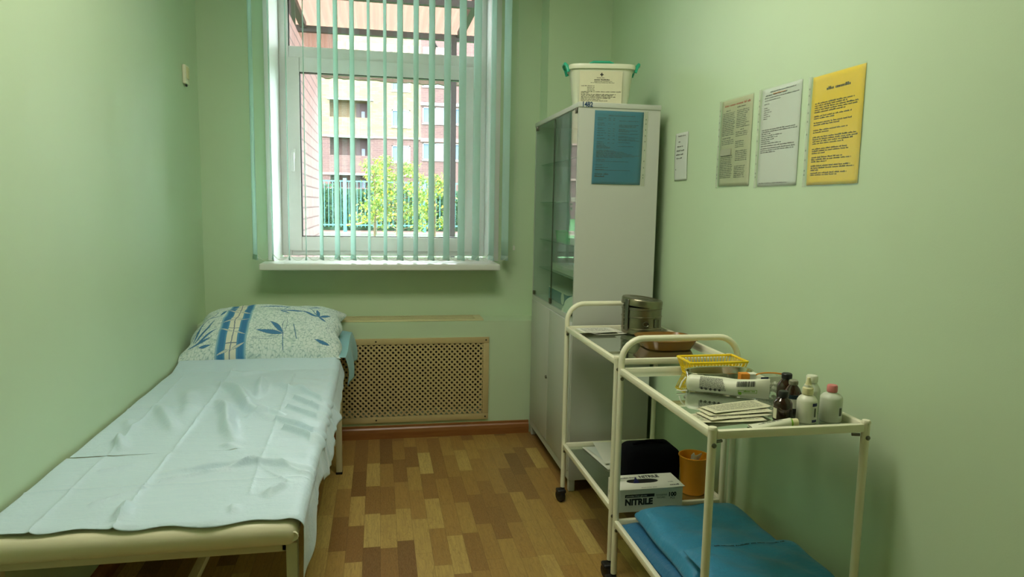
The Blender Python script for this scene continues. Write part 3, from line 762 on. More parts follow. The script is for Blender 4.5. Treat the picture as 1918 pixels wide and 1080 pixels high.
t = simple_box('glove_carton', .90, 3.24, .8065, 1.00, 3.62, .872, M['blue_paper'], 'blue and white carton on the floor of the glass section', 'box', band=M['white_paper'])
pb = MB(); pb.lathe([(.0001, 0), (.03, 0), (.03, .0006), (.0001, .0006)], n=20, Mx=at((.8994, 3.33, .84), 0, 0, radians(-90))); pb.build('white_emblem', M['white_paper'], t)
def cloth_pile(name, c, rx, ry, h, mat, seed):
    r = random.Random(seed); ph = [r.uniform(0, 6) for _ in range(6)]
    def f(u, v):
        a = 2*PI*u; k = v; rr = 1-k*.0
        R = sin((1-v)*PI/2); z = h*cos((1-v)*PI/2)
        w = 1+.12*sin(3*a+ph[0])+.07*sin(7*a+ph[1]+v*4)+.05*sin(11*a+ph[2]-v*6)
        return (c[0]+rx*R*w*cos(a), c[1]+ry*R*w*sin(a), c[2]+z*(1+.12*sin(5*a+ph[3])+.08*sin(9*a+ph[4])))
    return MB().grid(f, 60, 20)
tag(cloth_pile('x', (.935, 3.11, .8065), .075, .13, .075, M['cotton'], 2).build('gauze_pile', M['cotton']), 'crumpled white gauze heap in the bottom of the glass section', 'gauze')

# bin on top ---------------------------------------------------------
bc = (.975, 3.065, CZT+.0005)
bin_ = thing('storage_bin', bc, 'translucent white plastic bin with green handles on top of the cabinet', 'storage box', rz=radians(-0))
BM = at(bc, radians(-12))
b = MB(); b.lathe([(.0001, .0), (.115, .0), (.120, .004), (.138, .150), (.142, .158), (.140, .160), (.134, .156), (.116, .006), (.0001, .005)], n=56, Mx=BM, power=.38, sx=1.0, sy=.62)
b.build('bin_body', M['bin_plastic'], bin_)
b = MB(); b.lathe([(.147, .150), (.149, .162), (.145, .170), (.125, .172), (.120, .168), (.0001, .168)], n=56, Mx=BM, power=.38, sx=1.0, sy=.63)
b.build('lid', M['bin_plastic'], bin_)
def arc_handle(Mx, w, h, r): return [tuple(Mx @ Vector((w*cos(t), 0, h*sin(t)))) for t in [PI*k/12 for k in range(13)]]
h = MB(); h.tube([tuple(BM @ Vector(p)) for p in ((-.055, -.03, .168), (-.050, -.03, .182), (-.035, -.03, .188), (.035, -.03, .188), (.050, -.03, .182), (.055, -.03, .168))], .0055, 8); h.build('top_handle', M['green_plastic'], bin_)
for s_ in (-1, 1):
    h = MB(); x = s_*.150
    h.tube([tuple(BM @ Vector(p)) for p in ((x-.004*s_, -.055, .140), (x+.004*s_, -.055, .166), (x+.012*s_, -.045, .176), (x+.016*s_, 0, .176), (x+.012*s_, .045, .176), (x+.004*s_, .055, .166), (x-.004*s_, .055, .140))], .0065, 8, flat=1.2)
    h.build('side_clip', M['green_plastic'], bin_)
lm = lambda x, y: tuple(BM @ Vector((-.098+x, -.0795-.0095*(y/.15), .004+y)))
lb = MB(); lb.add([lm(0, 0), lm(.185, 0), lm(.185, .135), lm(0, .135)], [(0, 1, 2, 3)]); lb.build('paper_label', M['cream_paper'], bin_, solid=.0004)
lm2 = lambda x, y: tuple(BM @ Vector((-.098+x, -.0803-.0095*(y/.15), .004+y)))
tx = MB(); rr = random.Random(11)
tx.add([lm2(.095-.0075, .118), lm2(.095+.0075, .118), lm2(.095+.0075, .1225), lm2(.095-.0075, .1225)], [(0, 1, 2, 3)]); tx.add([lm2(.095-.0022, .1128), lm2(.095+.0022, .1128), lm2(.095+.0022, .1277), lm2(.095-.0022, .1277)], [(0, 1, 2, 3)])
word_marks(tx, [(.40, .58, .78, .022), (.34, .72, .715, .04), (.34, .76, .67, .018), (.26, .82, .63, .018)] + [(.04, .36, .53-.05*k, .024) for k in range(1)] + [(.18, .36, .48-.045*k, .022) for k in range(3)] +
    [(.04, .98, .345, .026), (.04, .22, .305, .026), (.04, .86, .262, .026), (.04, .78, .222, .026), (.04, .86, .182, .026), (.04, .74, .142, .026), (.04, .5, .102, .022), (.04, .68, .062, .024)], lm2, .185, .135, rr)
tx.build('label_print', M['ink'], bin_)

# ------------------------------------------------------------------ notices
def notice(name, label, o, ux, h, w, paper, prints, mat_sleeve=True, sleeve_side=-1, normal=(-1, 0, 0), cat='notice', group=None, curl=.0022, tilt=0., holes=True):
    # o = lower-left corner as seen; ux = unit vector to the right as seen
    ux = Vector(ux); n = Vector(normal); o = Vector(o)
    t = thing(name, o+ux*w/2, label, cat, group)
    def mp(d):
        def f(x, y):
            b = curl*(sin(PI*min(1, max(0, y/h)))*.5+.5*sin(PI*x/w)*.6) + .0012*abs(sin(x*70+y*9))*max(0, 1-y/(h*.35))
            return tuple(o+ux*(x+tilt*y)+Vector((0, 0, 1))*y + n*(.0012+d+b))
        return f
    f0 = mp(0)
    MB().grid(lambda u, v: f0(u*w, v*h), 12, 24).build('page', paper, t, solid=.0003)
    for (rows, ink, seed) in prints:
        m_ = MB(); word_marks(m_, rows, mp(.0006), w, h, random.Random(seed)); m_.build('text_lines', ink, t)
    if mat_sleeve:
        f1 = mp(.0014); a, b_ = (-.020, w+.004) if sleeve_side < 0 else (-.004, w+.020)
        MB().grid(lambda u, v: f1(a+u*(b_-a), -.005+v*(h+.010)), 14, 24).build('plastic_sleeve', M['sleeve'], t)
        xs = (-.019, -.004) if sleeve_side < 0 else (w+.004, w+.019)
        f2 = mp(.0016); MB().grid(lambda u, v: f2(xs[0]+u*(xs[1]-xs[0]), -.004+v*(h+.008)), 1, 20).build('punched_strip', M['strip_film'], t)
        m_ = MB(); f3 = mp(.0021)
        for k in (.1, .14, .24, .33, .48, .6, .68, .76, .84, .9):
            cx, cy = (xs[0]+xs[1])/2, k*h; m_.add([f3(cx+.0024*cos(a_), cy+.0032*sin(a_)) for a_ in [2*PI*q/8 for q in range(8)]], [tuple(range(8))])
        m_.build('hole_markings', M['grey_ink'], t)
    return t
RW = XR
L_ = 'notices taped to the right wall'
# yellow
rows = [(.30, .78, .855, .030)]; body = []
for v, e in ((.745, .85), (.725, .72), (.705, .92), (.685, .90), (.665, .7)): body.append((.08, e, v, .014))
for v, e in ((.62, .82), (.60, .5), (.56, .82), (.54, .62), (.49, .76), (.47, .40), (.425, .92), (.405, .95), (.385, .86), (.365, .70), (.315, .78), (.295, .80), (.275, .36), (.235, .70), (.215, .86), (.195, .4), (.155, .86), (.135, .92), (.115, .25), (.088, .80), (.070, .62)): body.append((.08, e, v*.98+.02, .014))
notice('wall_notice', 'yellow printed page in a plastic sleeve, nearest and rightmost notice on the right wall', (RW, 1.912, 1.375), (0, -1, 0), .315, .23, M['yellow_paper'], [(rows, M['ink'], 1), (body, M['ink'], 2)], group=L_)
body = [(.22, .86, .955, .012), (.10, .66, .925, .014), (.08, .95, .900, .012), (.08, .50, .875, .010), (.08, .22, .84, .012)] + [(.08, .10+.12*((k*7) % 5)/4+.08, .80-.022*k, .011) for k in range(6)] + \
       [(.05, .90, .575, .012), (.05, .95, .555, .012)] + [(.05, .30+.1*((k*3) % 4), .535-.02*k, .011) for k in range(6)] + [(.05, .90, .41, .012), (.05, .92, .385, .012), (.05, .9, .365, .012), (.05, .45, .345, .012), (.05, .82, .028, .010)]
notice('wall_notice', 'white printed page in a plastic sleeve, between the yellow page and the narrow two-column page', (RW, 2.192, 1.378), (0, -1, 0), .318, .226, M['grey_paper'], [(body, M['ink'], 3), ([(.30, .62, .933, .012)], M['orange_ink'], 8)], group=L_)
rnd2 = random.Random(9)
bl1 = [(.06, .44+.04*rnd2.random(), .845-.021*k, .013) for k in range(13)] + [(.08, .36, .555, .016)]+[(.06, .46, .53-.021*k, .013) for k in range(3)] + [(.04, .42+.05*rnd2.random(), .35-.021*k, .013) for k in range(13)]
bl2 = [(.52, .80+.15*rnd2.random(), .850-.021*k, .013) for k in range(10)]+[(.66, .78, .63, .014)]+[(.52, .88, .605-.021*k, .013) for k in range(3)]+[(.52, .80, .50-.021*k, .013) for k in range(4)]+[(.54, .9, .39-.021*k, .013) for k in range(6)]+[(.52, .86, .22-.021*k, .013) for k in range(7)]
nt = notice('wall_notice', 'beige two-column page with a reddish title, left of the white printed page', (RW, 2.470, 1.384), (0, -1, 0), .312, .222, M['beige_paper'],
       [([(.10, .92, .925, .026)], M['red_ink'], 4), ([(.52, .80, .890, .016), (.16, .30, .872, .016)], M['grey_ink'], 5), (bl1+bl2, M['grey_ink'], 6)], group=L_)
g_ = MB(); g_.add([(RW-.0062, 2.470-.01, 1.384+.435*.312), (RW-.0062, 2.470-.09, 1.384+.435*.312), (RW-.0058, 2.470-.09, 1.384+.36*.312), (RW-.0058, 2.470-.01, 1.384+.36*.312)], [(0, 1, 2, 3)]); g_.build('grey_panel', M['grey_cap_light'], nt)
notice('wall_notice', 'small handwritten slip taped to the right wall beside the cabinet', (RW, 2.876, 1.418), (0, -1, 0), .200, .125, M['grey_paper'],
       [([(.25, .85, .92, .030), (.30, .50, .80, .036), (.22, .70, .70, .030), (.18, .80, .61, .036), (.14, .72, .53, .034), (.20, .66, .455, .028), (.12, .2, .22, .03)], M['grey_ink'], 7)], mat_sleeve=False, group=L_, curl=.006, tilt=-.02)
tb = [(.28, .82, .93, .012)]
for v in (.895, .87, .825, .80, .755, .725, .695, .66, .62, .57, .545, .52): tb.append((.06, .18+.08*rnd2.random(), v, .011))
for v in (.895, .87, .82, .755, .725, .69, .66, .61, .56): tb += [(.28, .33, v, .010), (.38, .41+.03*rnd2.random(), v, .010)]
for v, e in ((.865, .92), (.81, .90), (.795, .86), (.78, .85), (.75, .65), (.735, .9), (.72, .72), (.69, .9), (.655, .7), (.64, .9), (.615, .86), (.60, .95), (.57, .74), (.52, .82)): tb.append((.5, e, v, .010))
for v, e in ((.505, .34), (.49, .34), (.455, .42), (.44, .62), (.425, .70), (.41, .80), (.395, .95), (.38, .86), (.365, .60), (.33, .25), (.31, .75), (.26, .2), (.225, .33), (.195, .25), (.19, .78)): tb.append((.06, e, v, .010))
notice('cabinet_notice', 'teal blue printed page in a plastic sleeve on the side of the cabinet', (.9095, CY0, 1.398), (1, 0, 0), .314, .222, M['blue_paper'], [(tb, M['teal_ink'], 12), ([(.05, .35, .13, .022), (.05, .26, .098, .022)], M['teal_ink'], 13)], sleeve_side=1, normal=(0, -1, 0), tilt=.02)

# ------------------------------------------------------------------ carts
R_ = .0105
def cart(label, x0, x1, yn, yf, zr, zl, tn, name='instrument_trolley'):
    t = thing(name, ((x0+x1)/2, (yn+yf)/2, 0), label, 'trolley', 'cream instrument trolleys')
    # arch: far legs joined by the push handle
    a = MB(); H = zr+.108; rc = .075; P = [(x0, yf, .062)]
    for k in range(5): P.append((x0, yf, .2+(H-rc-.2)*k/4))
    for k in range(1, 9): th = PI*k/16; P.append((x0+rc-rc*cos(th), yf, H-rc+rc*sin(th)))
    for k in range(0, 9): th = PI/2-PI*k/16; P.append((x1-rc+rc*cos(th), yf, H-rc+rc*sin(th)))
    P += [(x1, yf, .4), (x1, yf, .062)]
    a.tube(P, R_, 14); a.build('handle_frame', M['cream_paint'], t)
    for x in (x0, x1):
        l = MB().tube([(x, yn, .062), (x, yn, zr+.014)], R_, 14).build('leg', M['cream_paint'], t)
        MB().lathe([(R_+.0008, 0), (R_+.0012, .004), (R_-.001, .008), (.0001, .010)], (x, yn, zr+.011), 16).build('end_cap', M['cream_paint'], l)
    for zz, nm in ((zr, 'upper_rail'), (zl, 'lower_rail')):
        rl = MB(); h = .0105; w = .008
        rl.rbox(x0+R_-.002, yn-w, zz-h, x1-R_+.002, yn+w, zz+h, .003); rl.rbox(x0+R_-.002, yf-w, zz-h, x1-R_+.002, yf+w, zz+h, .003)
        rl.rbox(x0-w, yn+R_-.002, zz-h, x0+w, yf-R_+.002, zz+h, .003); rl.rbox(x1-w, yn+R_-.002, zz-h, x1+w, yf-R_+.002, zz+h, .003)
        r = rl.build(nm, M['cream_paint'], t)
        MB().box(x0+w-.001, yn+w-.001, zz-h+.001, x1-w+.001, yf-w+.001, zz-h+.006).build('glass_shelf', M['shelf_glass'], t)
        for x in (x0, x1):
            for y in (yn, yf):
                bt = MB(); bt.lathe([(.0001, .0), (.006, .0), (.006, .003), (.0035, .005), (.0001, .005)], n=10, Mx=at((x, y-R_+.0005, zz-.024), 0, radians(90)))
                bt.tube([(x+(.012 if x == x0 else -.012), y+.004, zz-.020), (x+(.030 if x == x0 else -.030), y+.010, zz-.020)], .004, 8)
                bt.build('bolt', M['bolt'], r)
    for x in (x0, x1):
        for y in (yn, yf):
            c = MB(); dx = -.012
            c.lathe([(.0001, -.013), (.020, -.013), (.026, -.009), (.026, .009), (.020, .013), (.0001, .013)], n=24, Mx=at((x+dx, y-.01, .0265), radians(20), 0, radians(90)))
            c.build('caster_wheel', M['black_plastic'], t)
            h_ = MB(); h_.tube([(x, y, .063), (x, y, .048)], .009, 10); h_.rbox(x-.030, y-.030, .040, x+.010, y+.012, .056, .006, 3); h_.build('caster_fork', M['black_plastic'], t)
    return t
NX0, NX1, NYN, NYF, NZ, NL = .780, 1.193, 1.485, 2.125, .765, .243
FX0, FX1, FYN, FYF, FZ, FL = .797, 1.210, 2.215, 2.862, .775, .252
cart('near cream tubular trolley crowded with bottles and packages', NX0, NX1, NYN, NYF, NZ, NL, 0)
cart('far cream tubular trolley carrying the steel drum, next to the cabinet', FX0, FX1, FYN, FYF, FZ, FL, 1)
NS, FS, NLS, FLS = NZ-.0045, FZ-.0045, NL-.0045, FL-.0045     # top faces of the glass shelves
E_ = .0006

# sterilising drum ----------------------------------------------------
dc = (1.092, 2.755, FS+E_); dr = thing('sterilizing_drum', dc, 'worn round stainless steel drum with a tilted lid on the far trolley', 'drum')
r = .083
b = MB(); b.lathe([(.0001, 0), (r-.008, 0), (r-.002, .004), (r, .012), (r, .022), (r+.0022, .024), (r+.0022, .027), (r, .029), (r, .072), (r+.0022, .074), (r+.0022, .077), (r, .079), (r, .104), (r+.0022, .106), (r+.0022, .109), (r, .111), (r, .116), (r-.004, .116), (r-.004, .1), (.0001, .1)], dc, 48)
b.build('drum_body', M['steel'], dr)
LM = at((dc[0], dc[1], dc[2]+.134), 0, radians(2), radians(6))
b = MB(); b.lathe([(r+.001, -.014), (r+.003, -.014), (r+.003, .010), (r, .014), (r-.008, .0155), (.055, .0155), (.052, .013), (.028, .013), (.024, .0155), (.0001, .0155)], n=48, Mx=LM); b.lathe([(.0001, .008), (r+.001, .008)], n=48, Mx=LM)
b.build('lid', M['steel'], dr)
b = MB()
for (a_, z0, z1) in ((-1.2, .034, .068),):
    for da in (0,):
        x, y = dc[0]+(r+.003)*cos(a_), dc[1]+(r+.003)*sin(a_); b.rbox(-.006, -.003, 0, .006, .003, .036, .002, 2, at((x, y, dc[2]+.034), a_+PI/2))
ring = []
for k in range(16):
    th = 2*PI*k/16; a_ = -1.72+.012*cos(th)/r*1.0; ring.append((dc[0]+(r+.004)*cos(a_), dc[1]+(r+.004)*sin(a_), dc[2]+.05+.010*sin(th)))
b.tube(ring, .0016, 6, closed=True)
b.tube([(dc[0]+(r+.004)*cos(-1.0), dc[1]+(r+.004)*sin(-1.0), dc[2]+z) for z in (.034, .050, .068)], .002, 6)
b.build('latch', M['bolt'], dr)
b = MB(); a_ = radians(195)
for q in range(7):
    b.lathe([(.0001, -.008), (.0035, -.008), (.0035, .004), (.0001, .004)], n=8, Mx=at((dc[0]+(r+.005)*cos(a_), dc[1]+(r+.005)*sin(a_), dc[2]+.03+.017*q)))
b.rbox(-.010, -.002, .02, .010, .002, .150, .001, 1, at((dc[0]+(r+.0045)*cos(a_+.16), dc[1]+(r+.0045)*sin(a_+.16), dc[2]), a_+.16+PI/2)); b.build('hinge_chain', M['bolt'], dr)

# amber tray -----------------------------------------------------------
at_ = thing('instrument_tray', (1.075, 2.44, FS+E_), 'shallow amber plastic tray in front of the steel drum', 'tray')
b = MB(); b.lathe([(.0001, .0), (.080, .0), (.088, .003), (.106, .038), (.112, .0395), (.112, .041), (.104, .0415), (.084, .0055), (.0001, .003)], (1.075, 2.455, FS+E_), 56, power=.6, sx=1., sy=.92)
b.build('tray_body', M['amber'], at_)

def envelope(name, x, y, z, rz, w, d, label, cat, group, mat=None, sag=.002, seed=0, printed=True, ink='grey_ink', tilt=0., t_=.0022):
    t = thing(name, (x, y, z), label, cat, group); Mx = at((x, y, z), rz, tilt)
    r = random.Random(seed); p = r.uniform(0, 6)
    def f(u, v, s):
        X = (u-.5)*w; Y = (v-.5)*d; e = min(1, 8*min(u, 1-u, v, 1-v)); return tuple(Mx @ Vector((X, Y, s*t_*e*.5 + t_*.5+.0006 + sag*(1+sin(u*5+p)*sin(v*3+p))*.5)))
    b = MB(); b.grid(lambda u, v: f(u, v, 1), 14, 8); b.grid(lambda u, v: f(u, v, -1), 14, 8); b.build('paper_body', mat or M['cream_paper'], t)
    if printed:
        g = MB(); word_marks(g, [(.08, .9, .15+.12*k, .055) for k in range(6)], lambda a, c: tuple(Vector(f(a/w, c/d, 1))+Vector((0, 0, .0005))), w, d, r); g.build('text_lines', M[ink], t)
    return t
G1 = 'paper envelopes stacked on the near trolley'
lab = ['lowest cream paper envelope in the stack at the front of the near trolley', 'second cream paper envelope from the bottom of the near trolley stack', 'third cream paper envelope from the bottom of the near trolley stack', 'topmost cream paper envelope on the near trolley, with printed lines']
for k in range(4):
    envelope('paper_envelope', .902+.010*k-(.02 if k == 0 else 0), 1.612+.014*k, NS+E_+.0048*k, radians((-2, 8, 4, 12)[k]), .19, .078-.004*k, lab[k], 'envelope', G1, seed=k, sag=.0018, t_=.0035)
for k in range(3):
    envelope('paper_envelope', .905+(.035, .02, -.005)[k], 2.765+(.006, .012, .004)[k], FS+E_+.0048*k, radians((6, 14, 4)[k]), .15, .11, ('lowest white sachet under the others on the far trolley top', 'middle white sachet fanned out on the far trolley top', 'topmost printed white sachet at the corner of the far trolley')[k], 'envelope', 'paper sachets on the far trolley top', M['white_paper'], seed=20+k)
for k in range(3):
    envelope('paper_bag', .945+(.0, .018, .03)[k], 2.70+(.0, -.01, .03)[k], FLS+E_+.0048*k, radians((96, 100, 84)[k]), .27, .12, ('lowest flat white paper bag on the lower shelf of the far trolley', 'middle flat paper bag on the lower shelf of the far trolley', 'topmost flat paper bag on the lower shelf of the far trolley')[k], 'paper bag', 'flat paper bags on the far trolley lower shelf', M['white_paper'] if k != 1 else M['grey_paper'], seed=30+k, printed=False, sag=.004)

# yellow basket with contents ---------------------------------------------
bk = thing('plastic_basket', (1.068, 2.058, NS), 'small yellow slotted plastic basket near the push handle', 'basket')
bx, by, bz0, bz1 = 1.068, 2.062, NS+E_, NS+.052
hw0, hd0, hw1, hd1 = .082, .038, .098, .053
def wallpt(side, s, k):      # s -1..1 along, k 0..1 up
    hw = hw0+(hw1-hw0)*k; hd = hd0+(hd1-hd0)*k; z = bz0+(bz1-bz0)*k
    if side == 0: return (bx+s*hw, by-hd, z)
    if side == 1: return (bx+hw, by+s*hd, z)
    if side == 2: return (bx-s*hw, by+hd, z)
    return (bx-hw, by-s*hd, z)
b = MB(); b.rbox(bx-hw0, by-hd0, bz0, bx+hw0, by+hd0, bz0+.003, .001)
for side in range(4):
    n = 17 if side in (0, 2) else 9
    for k in range(n+1):
        s_ = -1+2*k/n; a = wallpt(side, s_, 0); c = wallpt(side, s_, .97); b.tube([a, c], .0016, 5)
    for kk in (.06, .42): b.tube([wallpt(side, -1, kk), wallpt(side, 1, kk)], .0018, 5)
b.build('basket_body', M['yellow_plastic'], bk)
b = MB(); b.tube([wallpt(i, s_, 1.) for i in range(4) for s_ in (-.96, 0, .96)], .0042, 8, closed=True); b.build('rim', M['yellow_plastic'], bk)
rr = random.Random(4)
for k in range(6):
    x = bx-.068+.024*k; c = MB().rbox(-.008, -.026, 0, .008, .026, .014, .002, 2, at((x, by-.004, bz0+.0035+.001*k % .003), rr.uniform(-.25, .25)))
    o = c.build('ampoule_box', M[('white_paper', 'pink_cap', 'black_plastic', 'white_paper', 'cream_paper', 'grey_cap')[k]])
    tag(o, ('white little carton at the left end inside the yellow basket', 'pinkish little carton second from the left in the yellow basket', 'black little carton inside the yellow basket', 'white little carton right of the black one in the yellow basket', 'cream little carton in the yellow basket', 'grey little carton at the right end inside the yellow basket')[k], 'carton', 'small cartons in the yellow basket')
# steel tray
tr = thing('steel_tray', (1.035, 1.955, NS), 'oval polished steel tray between the yellow basket and the white package', 'tray')
b = MB(); b.lathe([(.0001, 0), (.088, 0), (.098, .004), (.106, .040), (.110, .042), (.1095, .0435), (.104, .042), (.095, .006), (.0001, .0025)], (1.035, 1.950, NS+E_), 56, power=.8, sx=1, sy=.45)
b.build('tray_body', M['tray_steel'], tr)
# orange and white carton
sb = thing('medicine_carton', (1.085, 1.872, NS), 'small orange and white medicine carton beside the steel tray', 'carton')
SM = at((1.085, 1.868, NS+E_+.0), radians(-8))
MB().rbox(-.024, -.012, 0, .024, .012, .050, .001, 1, SM).build('carton', M['white_paper'], sb)
MB().rbox(-.0246, -.0126, .0498, .0246, .0126, .0502+.0012, .0003, 1, SM).build('carton_top', M['white_paper'], sb)
b = MB(); b.box(-.0248, -.0130, .030, .002, .0128, .0518, SM); b.build('orange_panel', M['orange_ink'], sb)
b = MB(); b.box(-.0244, -.0134, .0275, .0244, -.0126, .0300, SM); b.build('dark_stripe', M['ink'], sb)

# package of cotton pads ---------------------------------------------------
P0 = Vector((.898, 1.882, NS+.026)); P1 = Vector((1.088, 1.752, NS+.026)); ax = (P1-P0).normalized(); sd = Vector((-ax.y, ax.x, 0)); LP = (P1-P0).length
pk = thing('cotton_pad_package', (P0+P1)/2 - Vector((0, 0, .029)), 'white plastic sleeve of cotton pads with black print and a barcode', 'package')
def pkf(s, a, off=0.):
    # s 0..1 along; end at right pressed flat and upright
    k = max(0, (s-.62)/.38); ry = .024*(1-.75*k); rz = .0245+.005*k
    tap = 1 if s > .05 else .70+.3*(s/.05)**.5
    w = 1+.03*sin(a*3+s*9)+.02*sin(a*5-s*14)*(s > .2)
    q = Vector((0, 0, 1))*sin(a)*(rz*tap+off)*w + sd*cos(a)*(ry*tap+off)*w
    c = P0+ax*(LP*s)+Vector((0, 0, (rz+.0012)*1.06 - .031 + .0))
    c.z = NS+.0016+(rz)*1.07
    return tuple(c+q)
b = MB(); b.grid(lambda u, v: pkf(u, v*2*PI), 46, 36)
ringp = [pkf(0, 2*PI*k/36) for k in range(36)]; b.add([tuple(P0)]+ringp, [(0, k+1, (k+1) % 36+1) for k in range(36)], True)
ringp = [pkf(1, 2*PI*k/36) for k in range(36)]; b.add([tuple(Vector(pkf(1, 0)).lerp(Vector(pkf(1, PI)), .5))]+ringp, [(0, (k+1) % 36+1, k+1) for k in range(36)], True)
b.build('plastic_sleeve', M['white_plastic'], pk)
front = lambda x, y: pkf(x/LP, -PI/2-(PI*.5) - y/.030*1.0 + PI*.0, .0009)   # face towards the room
def face(x, y): return pkf(x/LP, PI+.42 - (y/.0235), .0010)
b = MB(); rr = random.Random(8)
for row in range(15): word_marks(b, [(.17, .50-.004*row, .02+row*.048, .034)], face, LP, .052, rr)
b.build('text_lines', M['ink'], pk)
b = MB(); x = .62*LP
while x < .84*LP:
    w = rr.choice((.0007, .0012, .002)); [b.add([face(x, .017+.003*q), face(x+w, .017+.003*q), face(x+w, .020+.003*q), face(x, .020+.003*q)], [(0, 1, 2, 3)]) for q in range(5)]; x += w+rr.choice((.0008, .0014))
b.build('barcode', M['ink'], pk)
b = MB()
for k in range(5):
    cx = .20*LP+k*.0125; cy = .002; rad_ = .0036
    pts = [face(cx+rad_*cos(q*PI/5), cy+rad_*sin(q*PI/5)) for q in range(10)]; pin_ = [face(cx+rad_*.55*cos(q*PI/5), cy+rad_*.55*sin(q*PI/5)) for q in range(10)]
    b.add(pts+pin_, [(q, (q+1) % 10, (q+1) % 10+10, q+10) for q in range(10)]); b.add([face(cx-.0012, cy-.0015), face(cx+.0012, cy-.0015), face(cx+.0012, cy+.0015), face(cx-.0012, cy+.0015)], [(0, 1, 2, 3)])
b.build('care_symbols', M['ink'], pk)
b = MB(); x0, x1, y0, y1 = .64*LP, .86*LP, .000, .009
for (a0, a1, c0, c1) in ((x0, x1, y0, y0+.001), (x0, x1, y1-.001, y1), (x0, x0+.0012, y0, y1), (x1-.0012, x1, y0, y1)): b.add([face(a0, c0), face(a1, c0), face(a1, c1), face(a0, c1)], [(0, 1, 2, 3)])
b.add([face(x0+.005+.005*cos(q*PI/4), -.002+.006*sin(q*PI/4)) for q in range(8)], [tuple(range(8))]); word_marks(b, [(.30, .9, .35, .5)], lambda x, y: face(x0+x, y0+y), x1-x0, y1-y0, rr)
b.build('green_logo', M['lime_ink'], pk)
b = MB(); b.tube([tuple(P0+Vector((-.004, .0, .016))), tuple(P0+Vector((-.018, -.004, .004))), tuple(P0+Vector((-.026, -.006, -.014)))], .0022, 6)
b.tube([tuple(P0+Vector((-.004, -.010, -.022))), tuple(P0+Vector((-.022, -.012, -.022))), tuple(P0+Vector((-.036, -.008, -.020)))], .0022, 6)
b.build('drawstring', M['cotton'], pk)

# bag of cotton balls ---------------------------------------------------------
cb_ = thing('cotton_ball_bag', (1.125, 1.80, NS), 'clear bag of cotton balls with a navy label behind the brown bottles', 'bag')
rr = random.Random(14); b = MB()
for k in range(60):
    x = 1.122+rr.uniform(-.036, .036); y = 1.805+rr.uniform(-.022, .022); z = NS+.009+rr.uniform(0, .036)
    b.lathe([(.0001, -.007), (.005, -.005), (.0072, 0), (.005, .005), (.0001, .007)], (x, y, z), 8)
b.build('cotton_balls', M['cotton'], cb_); cb_.children[0]['kind'] = 'stuff'
def bagf(u, v):
    a = 2*PI*u; k = v; w = .048-.004*k; d = .034*(1-.75*k**2); z = NS+E_+.060*k
    e = .6; ca = math.copysign(abs(cos(a))**e, cos(a)); sa = math.copysign(abs(sin(a))**e, sin(a)); wr = 1+.03*sin(a*7+v*6)
    return (1.124+w*ca*wr, 1.805+d*sa*wr, z)
MB().grid(bagf, 48, 12).build('plastic_bag', M['film'], cb_)
b = MB(); b.box(1.080, 1.786, NS+.040, 1.104, 1.7866, NS+.060); b.build('navy_label', M['navy'], cb_)
b = MB(); b.box(1.104, 1.786, NS+.044, 1.150, 1.7866, NS+.0605); b.build('white_label', M['white_paper'], cb_)
b = MB(); b.tube([(1.118+.045*cos(t), 1.800+.012*sin(t), NS+.060+.006*sin(t*.9)) for t in [PI*.1+PI*.8*k/8 for k in range(9)]], .0022, 6); b.build('orange_tear_strip', M['orange_ink'], cb_)

# bottles -----------------------------------------------------------------------
def bottle(name, x, y, r, h, mat, capmat, label, capr=None, nozzle=False, capz=.0, group=None, wrap=None, lab_ang=(-2.3, -.9), lab_z=(.25, .7), ribs=True, nh=.16, shoulder=.62):
    z = NS+E_; t = thing(name, (x, y, z), label, 'bottle', group); sh = h*shoulder; capr = capr or r*.55; nk = capr*.86; ch = h*nh; tp = h-ch*(2.1 if nozzle else 1)
    b = MB(); b.lathe([(.0001, .0), (r*.9, .0), (r, r*.12), (r, sh*.96), (r*.96, sh*1.02), (r*.75, sh+(tp-sh)*.55), (nk*1.05, tp-h*.02), (nk, tp), (nk, h-ch*.9), (.0001, h-ch*.9)], (x, y, z), 28)
    b.build('bottle_body', mat, t)
    b = MB()
    if nozzle:
        b.lathe([(capr*1.15, h-ch*2.2), (capr*1.2, h-ch*2.1), (capr*1.15, h-ch*1.35), (capr*.8, h-ch*1.2), (capr*.48, h-.006), (capr*.35, h), (.0001, h)], (x, y, z), 20)
    else: b.lathe([(capr, h-ch), (capr*1.04, h-ch*.9), (capr*1.04, h-ch*.15), (capr*.9, h), (.0001, h)], (x, y, z), 20)
    b.build('cap', capmat, t)
    if wrap:
        for kw, (nm, ml, z0, z1, a0, a1) in enumerate(wrap):
            b = MB(); rr_ = r+.0005+.0003*kw
            b.grid(lambda u, v: (x+rr_*cos(a0+(a1-a0)*u), y+rr_*sin(a0+(a1-a0)*u), z+h*(z0+(z1-z0)*v)), 14, 2); b.build(nm, M[ml], t)
    return t
GB = 'brown glass medicine bottles on the near trolley'; GW = 'white plastic bottles on the near trolley'
bottle('medicine_bottle', 1.020, 1.577, .0235, .078, M['brown_glass'], M['black_plastic'], 'shortest brown glass bottle with a black cap, beside the tube', capr=.0125, nh=.2, group=GB, wrap=[('paper_label', 'cream_paper', .1, .45, -3.3, -2.75), ('back_label', 'black_plastic', .12, .42, -1.3, -.4)])
bottle('medicine_bottle', 1.106, 1.700, .0245, .092, M['brown_glass'], M['black_plastic'], 'tall dark brown bottle with a black cap in front of the cotton ball bag', capr=.0135, nh=.16, group=GB, wrap=[('paper_label', 'grey_paper', .2, .58, -1.6, -.9)])
